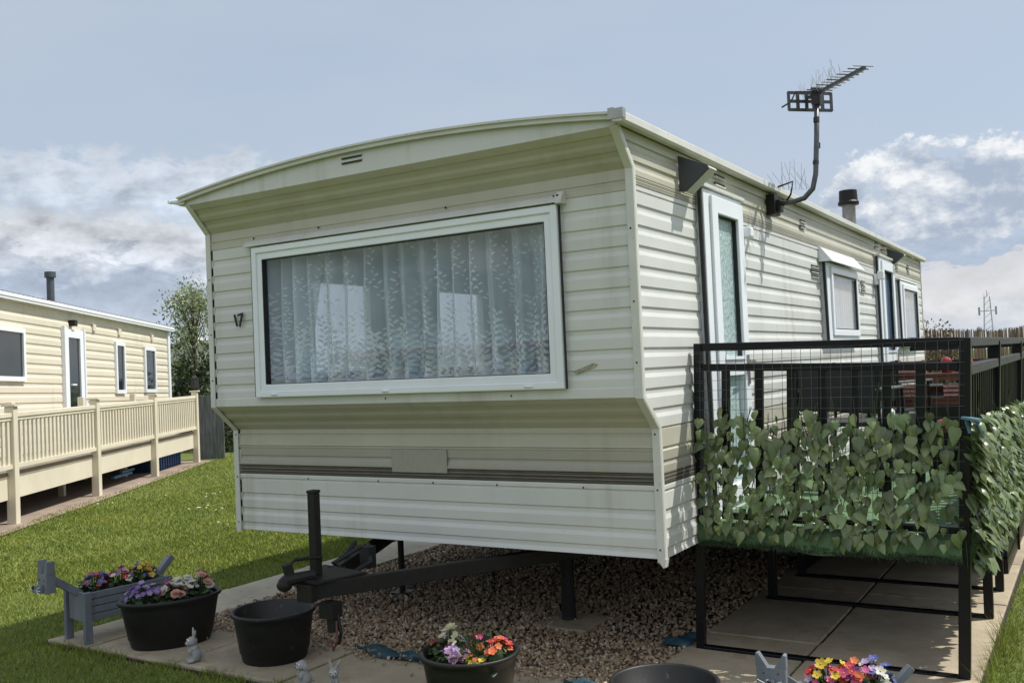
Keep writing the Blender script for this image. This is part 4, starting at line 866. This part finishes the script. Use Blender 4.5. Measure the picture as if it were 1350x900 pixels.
bunch('bright pink bloom at the back left of the oval tub', base-ex*.10+Vector((-.01, .12, 0)), .03, .02, 0, .13, ['pink'], 4, .032, 0, leafn=14)
tub('empty round black tub with a thick rim beside the drawbar', (-2.13, -.60, .03), .225, .178, .275)
tub('round black tub of mixed flowers in front of the gravel', (-.66, -.80, .03), .225, .175, .27, soil=.22)
b0 = Vector((-.66, -.80, .25))
for lab, dx, dy, rx, ry, h, cs, n_, s_, kd in (('cream and white artificial freesias at the left of the round tub', -.125, .02, .055, .06, .13, ['cream', 'cream', 'white'], 16, .022, 0),
        ('mauve artificial flowers in the left middle of the round tub', -.035, -.07, .075, .06, .075, ['mauve', 'lilac', 'mauve'], 20, .022, 0), ('coral pink artificial flowers at the centre of the round tub', .02, .05, .075, .05, .10, ['pink', 'orange', 'mauve'], 14, .021, 0),
        ('red and orange artificial flowers at the right of the round tub', .155, .0, .045, .08, .115, ['red', 'orange', 'pink', 'red'], 17, .022, 0), ('yellow artificial flowers at the front right of the round tub', .085, -.10, .07, .035, .055, ['yellow', 'yellow', 'orange'], 10, .018, 0), ('dark red artificial flowers over the left rim of the round tub', -.195, .0, .025, .04, .07, ['magenta', 'red'], 6, .020, 0)):
    bunch(lab, b0+Vector((dx, dy, 0)), rx, ry, 0, h, cs, n_, s_, kd, leafn=36)
n_ = 90; P_ = np.column_stack([-.62+rng.normal(0, .035, n_), -.78+rng.normal(0, .03, n_), np.full(n_, .26)]); o = blades('grass_sprig', P_, .15, .004); o.data.materials[0] = GRN; tag(o, 'spray of thin green grass blades rising from the round tub', 'plant')
tub('black tub at the bottom edge of the picture with only its rim in view', (.325, -.83, .03), .215, .17, .27, soil=.15)

# grey wooden cat planters
GEYE = mat('painted_eye', (.07, .075, .085), .5)
def cat_planter(label, loc, rz, fl, s=1.0, hs=1.0, turn=0):
    t = thing('cat_planter', label, 'planter', loc, rz, 'grey wooden cat planters'); t.scale = (s, s, s); wl = dict(world=False, bevel=.003)
    zb, zt, hl, hw = .16, .335, .27, .105                        # box; -Y is the head end
    for sx in (-1, 1):
        b = MB()
        for k in range(4): b.bx(hw*sx-.009, hw*sx+.009, -hl, hl, zb+.0445*k, zb+.0445*k+.040)
        b.build('side_slats', GREYW, t, **wl)
    for sy in (-1, 1): MB().bx(-hw+.009, hw-.009, hl*sy-.009, hl*sy+.009, zb, zt).build('end_board', GREYW, t, **wl)
    MB().bx(-hw+.01, hw-.01, -hl+.01, hl-.01, zb, zb+.015).build('base_board', GREYW, t, world=False)
    MB().bx(-hw+.01, hw-.01, -hl+.01, hl-.01, zb+.015, zt-.03).build('soil', SOIL, t, world=False)
    for sx in (-1, 1):
        for sy in (-1, 1): MB().bx((hw+.018)*sx-.016, (hw+.018)*sx+.016, hl*sy-.024, hl*sy+.024, 0, zt+.006).build('leg', GREYW, t, **wl)
    MB().bar((0, -hl+.02, zt-.02), (0, -hl-.17, zt+.115), .036, .045).build('neck', GREYW, t, **wl)
    hd = MB().bx(-.045*hs, .045*hs, -.03, .03, -.03, .085).build('head', GREYW, t, **wl); hd.location = (0, -hl-.185, zt+.06); hd.rotation_euler = (0, 0, turn)
    for sx in (-1, 1): MB().prism([(.010*sx*hs, .083), (.047*sx*hs, .083), (.047*sx*hs, .160), (.038*sx*hs, .165)], -.027, .025, 'y').build('ear', GREYW, hd, **wl)
    MB().bx(-.024, .024, -.08, -.031, -.015, .025).build('snout', GREYW, hd, **wl)
    MB().ball((0, -.081, .018), .011).build('nose', EYEB, hd, world=False)
    for sx in (-1, 1): MB().ball((.022*sx*hs, -.0285, .052), .007).build('eye', GEYE, hd, world=False)
    w = MB()
    for sx in (-1, 1):
        for q in (-1, 0, 1): w.tube([(.0, -.07, .003), (.04*sx, -.078, .003+.010*q), (.070*sx, -.072, .024*q)], .0018, 5)
    w.build('whiskers', UPVC, hd, world=False)
    MB().bar((0, hl-.02, zt-.02), (0, hl+.10, zt+.105), .04, .05, (1, 0, 0)).build('tail', GREYW, t, **wl)
    return t
cat_planter('grey wooden cat planter with pansies, standing on the lawn corner by the oval tub', (-3.52, -.585, .0), R(-8), 0, 1, 1.25)
bx_ = Vector((-3.52, -.585, .30)); 
for lab, dy, cs in (('red and magenta pansies at the head end of the left cat planter', -.15, ['magenta', 'red', 'blue', 'orange']), ('pink and mauve pansies in the middle of the left cat planter', .01, ['pink', 'mauve', 'magenta', 'red', 'white']), ('yellow and orange pansies at the tail end of the left cat planter', .165, ['yellow', 'yellow', 'orange', 'mauve', 'blue'])):
    bunch(lab, bx_+Vector((-dy*math.sin(R(-8)), dy*math.cos(R(-8)), 0)), .085, .085, 0, .125, cs, 30, .021, 0, leafn=60)
cat_planter('grey wooden cat planter full of bright flowers at the bottom right edge', (.985, -.50, .03), R(-58), 0, .68, 1.9, R(62))
c2 = Vector((.985, -.50, .225)); ca = R(-58); dv = Vector((-math.sin(ca), math.cos(ca), 0))
for lab, dy, cs in (('pink red and yellow flowers at the head end of the right cat planter', -.14, ['pink', 'red', 'yellow', 'lilac', 'orange']), ('magenta and red flowers in the middle of the right cat planter', .01, ['magenta', 'pink', 'red', 'yellow', 'orange']), ('white blue and pink flowers at the tail end of the right cat planter', .15, ['white', 'blue', 'pink', 'white', 'lilac'])):
    bunch(lab, c2+dv*dy*.7, .07, .07, 0, .13, cs, 26, .020, 0, leafn=50)

def figure(name, label, cat, loc, rz, kind, s=1.0, group=None):
    t = thing(name, label, cat, loc, rz, group); t.scale = (s, s, s); b = MB()
    b.ball((0, .005, .038), .034, .036, .042).ball((0, -.002, .075), .026, .026, .032).ball((0, -.012, .118), .030, .031, .028).ball((0, -.036, .110), .016, .016, .013)
    b.ball((-.02, -.026, .012), .014, .022, .012).ball((.02, -.026, .012), .014, .022, .012).ball((-.017, -.026, .065), .009, .012, .022).ball((.017, -.026, .065), .009, .012, .022).ball((0, .042, .03), .014)
    if kind == 'rabbit':
        for sx, q in ((-1, .15), (1, .55)): b.ball((.016*sx+.012*sx*q, .0, .160), .010, .007, .034, rot=Matrix.Rotation(sx*(.15+q*.6), 3, 'Y'))
    else:
        for sx in (-1, 1): b.ball((.031*sx, -.004, .112), .008, .014, .022)
    o = b.build('body', FIGW, t, world=False, smooth=True); rm = o.modifiers.new('remesh', 'REMESH'); rm.mode = 'VOXEL'; rm.voxel_size = .0032; rm.use_smooth_shade = True
    sm = o.modifiers.new('smooth', 'SMOOTH'); sm.iterations = 3
    for sx in (-1, 1):
        MB().ball((.0135*sx, -.036, .126), .0065, .005, .0075).build('eye', UPVC, t, world=False, smooth=True); MB().ball((.0138*sx, -.0405, .126), .0036, .003, .0048).build('pupil', EYEB, t, world=False, smooth=True)
    MB().ball((0, -.052, .114), .005, .004, .004).build('nose', EYEB, t, world=False)
figure('rabbit_ornament', 'small grey rabbit ornament with upright ears beside the oval tub', 'ornament', (-2.50, -.85, .032), R(-28), 'rabbit', .98, 'stone animal ornaments')
figure('dog_ornament', 'small pale dog ornament in front of the empty round tub', 'ornament', (-1.61, -.905, .032), R(-25), 'dog', .93, 'stone animal ornaments')
figure('rabbit_ornament', 'grey rabbit ornament right of the dog, cut by the bottom edge', 'ornament', (-1.40, -.915, .032), R(35), 'rabbit', .86, 'stone animal ornaments')

# torn blue membrane at the gravel edge
def sheet(x0, y0, x1, y1, w, label, name='weed_membrane', m=BLUEM):
    v = []; n = 14; d = Vector((x1-x0, y1-y0, 0)); nn = Vector((-d.y, d.x, 0)).normalized()
    for i in range(n+1):
        t = i/n; p = Vector((x0, y0, .036))+d*t; ww = w*math.sin(math.pi*min(max(t, .06), .94))
        for k in range(4): v.append(p+nn*ww*(k/3-.5)+Vector((0, 0, .016*math.sin(t*11+k*1.7)+.018*(k/3)+random.uniform(0, .006))))
    o = MB().add(v, [(4*i+k, 4*i+4+k, 4*i+5+k, 4*i+1+k) for i in range(n) for k in range(3)]).build(name, m, smooth=True); so = o.modifiers.new('solid', 'SOLIDIFY'); so.thickness = .003
    tag(o, label, 'membrane', 'torn pieces of blue weed membrane')
sheet(-1.78, -.30, -1.30, -.33, .11, 'torn blue membrane strip at the gravel edge between the tubs')
sheet(-3.28, .72, -3.12, .88, .09, 'crumpled blue membrane scrap behind the tow coupling')
sheet(-.22, .42, -.08, .66, .12, 'dark blue membrane scrap beside the foot of the deck post')
sheet(-.42, -.34, -.02, -.36, .05, 'thin blue membrane strip at the gravel edge by the bottom tub')
sheet(-1.35, -.34, -.92, -.36, .10, 'black membrane edge curling beside the round flower tub', m=GASK)

# ================================================================== NEIGHBOUR on the left
DR = Vector((-.558, .83, 0)).normalized(); NO = Vector((DR.y, -DR.x, 0)); C0 = Vector((-16.08, 9.92, 0))
NB = thing('neighbour_caravan', 'cream ribbed static caravan with white framed windows behind the timber deck', 'caravan', C0)
def nb(s, o, zz): q = C0+DR*s+NO*o; return (q.x, q.y, zz-.0235*s)     # s along the wall, o out of it
class NBM(MB):
    def bx2(s, s0, s1, o0, o1, z0, z1):
        return s.add([nb(a, o, zz) for zz in (z0, z1) for o in (o0, o1) for a in (s0, s1)], [(0, 2, 3, 1), (4, 5, 7, 6), (0, 1, 5, 4), (2, 6, 7, 3), (0, 4, 6, 2), (1, 3, 7, 5)])
def nbp(b, name, m, par=None, **k): return b.build(name, m, par or NB, **k)
b = NBM(); pr = []; zz = 2.62
while zz > .55: pr += [(0, zz), (-.012, zz-.006), (-.012, zz-.045), (0, zz-.075)]; zz -= .155
pr = [(0, 2.80), (0, 2.70)]+pr+[(0, .45)]; v = []
for d, q in pr: v += [nb(-9.5, d, q), nb(0, d, q)]
b.add(v, [(2*i, 2*i+1, 2*i+3, 2*i+2) for i in range(len(pr)-1)]); nbp(b, 'wall', CREAMW, fix=False)
b = NBM().bx2(-9.5, -.02, -3.0, -.05, .45, 2.8); nbp(b, 'wall_core', CREAMW)
nbp(NBM().bx2(-.10, .03, -.08, .03, .45, 2.76), 'corner_trim', UPVC)
nbp(NBM().bx2(-9.6, .12, -.02, .10, 2.76, 2.85), 'gutter', UPVC)
nbp(NBM().bx2(-9.6, .12, .098, .112, 2.80, 2.853), 'fascia_edge', UPVC)
v = []; nn_ = 60
for i in range(241):
    s = -9.6+9.7*i/240; h = .016*math.sin(i*2*math.pi/4)
    v += [nb(s, .08, 2.86+h), nb(s, -1.5, 3.16+h), nb(s, -3.08, 2.86+h)]
nbp(MB().add(v, [(3*i+k, 3*i+3+k, 3*i+4+k, 3*i+1+k) for i in range(240) for k in range(2)]), 'roof', mat('tile_roof', (.14, .10, .085), .8), fix=False)
nf = nbp(MB().tube([nb(-4.85, -.5, 2.85), nb(-4.85, -.5, 3.52)], .065, 14), 'flue', mat('flue_grey', (.07, .085, .10), .5)); nbp(MB().tube([nb(-4.85, -.5, 3.43), nb(-4.85, -.5, 3.53)], .095, 16), 'flue_cap', bpy.data.materials['flue_grey'], nf)
DGL = mat('dark_pane', (.02, .028, .03), .06, .2, 3, spec=.8)
def nwin(s0, s1, z0, z1, name, fw=.07, glassw=None):
    fr = nbp(NBM().bx2(s0, s0+fw, -.02, .04, z0, z1).bx2(s1-fw, s1, -.02, .04, z0, z1).bx2(s0+fw, s1-fw, -.02, .04, z1-fw, z1).bx2(s0+fw, s1-fw, -.02, .04, z0, z0+fw), name, UPVC)
    nbp(NBM().bx2(s0+fw, s1-fw, -.01, .012, z0+fw, z1-fw), 'pane', DGL, fr); return fr
nwin(-3.30, -2.80, 1.36, 2.36, 'window'); nwin(-1.68, -.98, 1.38, 2.34, 'window'); nwin(-8.2, -7.02, 1.55, 2.36, 'window')
d_ = nwin(-5.60, -4.84, .62, 2.46, 'door', .14); nbp(NBM().bx2(-5.66, -5.60, -.02, .06, .62, 2.50).bx2(-4.84, -4.79, -.02, .06, .62, 2.50), 'door_frame', UPVC, d_); nbp(NBM().bx2(-5.42, -5.25, .04, .075, 1.50, 1.525), 'handle', UPVC, d_)
nbp(NBM().bx2(-5.34, -5.22, 0, .10, 2.52, 2.62), 'door_lamp', DARKM)
for s in (-4.35, -3.1, -1.2): nbp(NBM().bx2(s, s+.13, 0, .03, 2.50, 2.62), 'vent', CREAMW)
# timber style cream deck
E0 = Vector((-13.33, 8.3, 0)); 
ND = thing('cream_deck', 'cream painted veranda deck with slatted balustrade in front of the neighbouring caravan', 'deck', E0)
def dp(s, o, zz): q = E0+DR*s+NO*o; return (q.x, q.y, zz)
class DBM(MB):
    def bx2(s, s0, s1, o0, o1, z0, z1):
        return s.add([dp(a, o, zz) for zz in (z0, z1) for o in (o0, o1) for a in (s0, s1)], [(0, 2, 3, 1), (4, 5, 7, 6), (0, 1, 5, 4), (2, 6, 7, 3), (0, 4, 6, 2), (1, 3, 7, 5)])
def ndp(b, name, m=CREAMD, par=None, **k): return b.build(name, m, par or ND, **k)
PO = [0, -2.47, -4.99, -7.5]
for s in PO:
    pt_ = ndp(DBM().bx2(s-.055, s+.055, -.055, .055, 0, 1.40), 'post', bevel=.008); ndp(DBM().bx2(s-.08, s+.08, -.08, .08, 1.40, 1.425), 'post_cap', CREAMD, pt_)
for s in PO[:3]+[-6.4]: ndp(DBM().bx2(s-.05, s+.05, -1.25, -1.15, 0, 1.42), 'post', bevel=.006)
ndp(DBM().bx2(-9.5, .05, -1.36, -.03, .555, .585), 'deck_floor', mat('deck_planks', (.40, .33, .25), .7, .15, 4))
ndp(DBM().bx2(-9.5, .05, -.075, -.035, .30, .555), 'fascia_board'); ndp(DBM().bx2(-9.5, .05, -.10, -.03, .585, .62), 'deck_edge', mat('deck_edge_brown', (.30, .235, .18), .7))
for a, c in zip(PO, PO[1:]+[-9.5]):
    pn = ndp(DBM().bx2(c+.055, a-.055, -.035, .035, 1.27, 1.325), 'balustrade', bevel=.006); ndp(DBM().bx2(c+.055, a-.055, -.03, .03, .665, .715), 'bottom_rail', CREAMD, pn); ndp(DBM().bx2(c+.055, a-.055, -.022, .022, 1.235, 1.27), 'top_rail', CREAMD, pn)
    n_ = int((a-c)/.118)
    for k in range(n_): s = c+.1+(a-c-.2)*k/(n_-1); ndp(DBM().bx2(s-.026, s+.026, -.012, .012, .715, 1.235), 'baluster', CREAMD, pn)
for s in (-.05, -2.3, -4.8, -7.3): ndp(DBM().bx2(s-.04, s+.04, -.62, -.54, 0, .555), 'support_leg')
ndp(DBM().bx2(-9.5, -.06, -1.34, -1.30, .05, .555), 'back_skirt', UNDER)
MB().add([dp(-10, .30, .012), dp(.4, .24, .012), dp(.4, -1.4, .012), dp(-10, -1.4, .012)], [(0, 1, 2, 3)]).build('neighbour_path', mat('pinkish_paving', (.33, .255, .20), .9, .2, 2, bump=.3, bscale=50)); tag(bpy.data.objects['neighbour_path'], kind='structure')
bl = thing('blue_crate', 'blue slatted crate stored under the far end of the cream deck', 'crate', Vector(dp(-1.0, -.4, 0)))
b = DBM()
for k in range(12): b.bx2(-1.72+.14*k, -1.64+.14*k, -.30, -.28, .02, .40)
b.build('slats', mat('blue_plastic', (.02, .08, .26), .5), bl); DBM().bx2(-1.76, -.06, -.7, -.32, .015, .38).build('crate_box', mat('blue_dark', (.012, .04, .12), .6), bl)
lv_ = DBM().bx2(-3.5, -2.7, -.35, -.30, .10, .14).bx2(-3.2, -2.65, -.33, -.28, .16, .19).build('blue_plank', mat('pale_blue_paint', (.08, .22, .36), .6)); tag(lv_, 'loose pale blue planks lying under the cream deck', 'planks')

# fence panel, hedge, trees behind
fp_ = thing('wooden_fence', 'weathered grey wooden fence panel at the end of the cream deck', 'fence', (-13.6, 9.2, 0)); F0 = Vector((-13.97, 8.86, 0)); FD = r_.copy(); FD.z = 0; FD.normalize()
b = MB()
for k in range(7): p0 = F0+FD*(.075+.075*k); b.bar(p0, p0+Vector((0, 0, 1.27)), .072, .022, tuple(FD.cross(Vector((0, 0, 1)))))
b.build('boards', GREYF, fp_); b = MB()
for zz in (.3, 1.1): MB().bar(F0+Vector((0, 0, zz))-FD.cross(z3)*.035, F0+FD*.54+Vector((0, 0, zz))-FD.cross(z3)*.035, .04, .07).build('rail', GREYF, fp_)
MB().bar(F0+FD*.0+Vector((0, 0, 1.29)), F0+FD*.54+Vector((0, 0, 1.29)), .06, .03).build('cap_rail', GREYF, fp_)
def leaf_cloud(name, pts, size, m, parent=None):
    n = len(pts); nr = rng.normal(0, 1, (n, 3)); td = rng.normal(0, 1, (n, 3)); nr /= np.linalg.norm(nr, axis=1)[:, None]; t = td-(td*nr).sum(1)[:, None]*nr; t /= np.linalg.norm(t, axis=1)[:, None]; s = np.cross(nr, t)
    sz = size*rng.uniform(.6, 1.3, n)[:, None]; V = np.stack([pts-t*sz, pts+s*sz*.5, pts+t*sz, pts-s*sz*.5], 1).reshape(-1, 3)
    return np_obj(name, V, np.arange(4*n).reshape(-1, 4), m, parent)
def tree(label, base, h, crown, clumps, nleaf, size, m, cat='tree', name='garden_tree', group=None):
    t = thing(name, label, cat, base, 0, group); B = Vector(base); tr = MB(); tr.tube([B, B+Vector((.05, .03, h*.35)), B+Vector((-.03, 0, h*.7)), B+Vector((.04, 0, h*.98))], [.09, .07, .045, .012], 8); pts = []
    for _ in range(clumps):
        zz = h*random.uniform(*crown[2:]); a = random.uniform(0, 6.28); rr = crown[0]*math.sqrt(random.random())*(1-.75*max(0, (zz/h-.55)/.45)**1.3); c = np.array([B.x+rr*math.cos(a), B.y+rr*math.sin(a), B.z+zz])
        tr.tube([B+Vector((0, 0, zz*.72)), Vector(c)], [.022, .005], 5, False); k = nleaf//clumps
        pts.append(c+rng.normal(0, crown[1], (k, 3))*np.array([1, 1, .8]))
    tr.build('trunk', BARK, t); leaf_cloud('crown', np.concatenate(pts), size, m, t); return t
tree('airy green tree rising behind the grey fence left of the caravan', (-19.6, 13.6, 0), 4.15, (1.1, .22, .30, 1.0), 60, 5000, .05, LEAFT)
tree('smaller airy tree standing close against the left edge of the caravan', (-17.9, 13.6, 0), 4.3, (.8, .22, .35, 1.0), 46, 3800, .05, LEAFT)
def bush(label, c, rx, ry, h, n, size, m, name='shrub'):
    t = thing(name, label, 'shrub', c); a = rng.uniform(0, 2*np.pi, n); q = rng.uniform(.55, 1, n)**.5; ph = np.arcsin(rng.uniform(0, 1, n)); w = 1+.16*np.sin(a*5+ph*4)+.12*np.sin(a*11)
    P = np.column_stack([c[0]+rx*q*w*np.cos(a)*np.cos(ph)**.6, c[1]+ry*q*w*np.sin(a)*np.cos(ph)**.6, c[2]+h*q*w*np.sin(ph)])
    leaf_cloud('foliage', P, size, m, t); b = MB()
    for _ in range(14): an = random.uniform(0, 6.28); b.tube([c, (c[0]+rx*.7*math.cos(an), c[1]+ry*.7*math.sin(an), c[2]+h*.75)], [.03, .008], 5, False)
    b.build('branches', BARK, t)
bush('dark green hedge shrub in the gap between fence and caravan', (-15.4, 11.2, 0), 1.5, .9, 1.55, 6200, .06, LEAFD, 'hedge_shrub')
bush('low green bushes under the airy tree behind the cream deck', (-18.9, 13.2, 0), 1.3, .7, 2.25, 6500, .065, LEAFD)
bush('low weeds growing at the foot of the grey fence', (-12.2, 8.9, 0), .5, .3, .18, 500, .04, LEAFT, 'weed_clump')
gb_ = thing('gable_cabin', 'distant white cabin with a shallow gable seen through the tree', 'cabin', (-24, 22, 0)); gx = Vector((-30.6, 23.0, 0))
def gp(a, zz, d=0): q = gx+FD*a+Vector((f_.x, f_.y, 0)).normalized()*d; return (q.x, q.y, zz)
for d0, d1, nm, m_, pl in ((0, 6, 'wall', mat('pale_cabin', (.62, .62, .60), .6), [(-1.9, 0), (1.6, 0), (1.6, 2.7), (-.2, 3.35), (-1.9, 2.75)]), (-.2, 6.2, 'roof', mat('pale_roof_edge', (.45, .44, .42), .6), [(-2.05, 2.75), (-.2, 3.42), (1.75, 2.7), (1.75, 2.78), (-.2, 3.5), (-2.05, 2.83)])):
    n_ = len(pl); MB().add([gp(a, zz, d0) for a, zz in pl]+[gp(a, zz, d1) for a, zz in pl], [tuple(range(n_)), tuple(range(2*n_-1, n_-1, -1))]+[(i, (i+1) % n_, n_+(i+1) % n_, n_+i) for i in range(n_)]).build(nm, m_, gb_)
MB().add([gp(a, zz, d) for d in (-.03, 0) for a, zz in ((-.1, 1.3), (.5, 1.3), (.5, 2.1), (-.1, 2.1))], [(0, 1, 2, 3), (4, 5, 6, 7), (0, 1, 5, 4), (1, 2, 6, 5), (2, 3, 7, 6), (3, 0, 4, 7)]).build('window', DGL, gb_)
kb = thing('post_lantern', 'black lantern on a post beyond the cream deck corner', 'lantern', (-14.6, 10.4, 0)); P0 = Vector((-14.93, 9.66, 0))
MB().tube([P0, P0+Vector((0, 0, 1.45))], .03, 8).build('post', GASK, kb); MB().bx(P0.x-.06, P0.x+.06, P0.y-.06, P0.y+.06, 1.45, 1.68).build('lantern_box', GASK, kb); MB().lathe([(.09, 0), (.02, .06)], (P0.x, P0.y, 1.68), 4).build('lantern_roof', GASK, kb)

# ================================================================== far right: brushwood fence, shrub, mast
bf = thing('brushwood_fence', 'brown brushwood and cane fence along the far side of the plot', 'fence', (-.5, 21, 0)); b = MB()
for k in range(700):
    t = k/700; x = -5.5+8*t+random.uniform(-.01, .01); y = 27.6+1.0*t; h = 2.17+.06*math.sin(x*1.9)+random.uniform(-.05, .05); b.tube([(x, y+random.uniform(-.03, .03), 0), (x+random.uniform(-.03, .03), y, h)], [.016, .011], 5)
b.build('canes', mat('cane', (.27, .19, .125), .8, .2, 3, island=.45), bf); b = MB()
for zz in (.5, 1.2, 1.75): b.tube([(-5.5, 27.55, zz), (2.5, 28.55, zz)], .012, 5)
b.build('binding_wires', DARKM, bf)
for x in (-3.5, -1.6, .3, 2.2, 4.1): MB().bx(x*.8-1.5-.05, x*.8-1.5+.05, 28.7, 28.8, 0, 1.9).build('post', BARK, bf)
bush('brown twiggy shrub poking above the far fence by the caravan end', (-2.35, 26.2, 0), .85, .6, 2.22, 2600, .05, mat('brown_leaf', (.12, .075, .03), .8, .2, 3, island=.4))
tm = thing('telecom_mast', 'distant lattice telecom mast on the right skyline', 'mast', (-9.5, 150, 0)); MX, MY = 10.9-.5, 150; b = MB()
MX = -11.6
for sx, sy in ((-1, -1), (1, -1), (1, 1), (-1, 1)): b.bar((MX+.75*sx, MY+.75*sy, 0), (MX+.35*sx, MY+.35*sy, 9.0), .06, .06)
for k in range(9):
    zz = 1+k*.95; w = .75-.4*zz/9.5
    for sx, sy in ((1, 0), (0, 1)): b.bar((MX-w, MY-w, zz), (MX+w*(1 if sx else -1), MY+w*(1 if sy else -1), zz+.9), .05, .05)
b.build('lattice', mat('mast_grey', (.36, .38, .41), .6), tm)
b = MB().bar((MX-1.1, MY, 6.9), (MX+1.1, MY, 6.9), .10, .10).bar((MX, MY, 8.9), (MX, MY, 9.9), .07, .07)
for x in (-1.1, 1.1): b.bx(MX+x-.12, MX+x+.12, MY-.12, MY+.12, 6.3, 7.5)
b.build('antenna_panel', bpy.data.materials['mast_grey'], tm)
MB().tube([(MX-1.2, MY, 0), (MX-1.2, MY, 4.6)], .10, 6).ball((MX-1.2, MY, 4.3), .4).build('dish', bpy.data.materials['mast_grey'], tm)

# caravans opposite, behind the viewer: seen only as a reflection in the front window
for i, (xo, w_) in enumerate(((-38, 11), (-24, 11))):
    t = thing('opposite_caravan', ('cream caravan with dark red roof edge reflected at the left of the front window', 'cream caravan with dark red roof edge reflected in the middle of the front window')[i], 'caravan', (xo, -46, 0), 0, 'caravans reflected in the window')
    b = MB()
    b.bx(xo-w_/2, xo+w_/2, -49, -46, .4, 2.45).build('wall', CREAMW, t); MB().prism([(-49.2, 2.45), (-45.8, 2.45), (-45.8, 2.95), (-47.5, 3.25), (-49.2, 2.95)], xo-w_/2-.2, xo+w_/2+.2, 'x').build('roof', mat('dark_red_roof', (.16, .03, .03), .7), t)
    for q in (-3.6, -1.3, 1.8): f__ = MB().bx(xo+q-.7, xo+q+.7, -46, -45.93, 1.2, 2.2).build('window', UPVC, t); MB().bx(xo+q-.6, xo+q+.6, -45.93, -45.9, 1.3, 2.1).build('pane', DGL, f__)
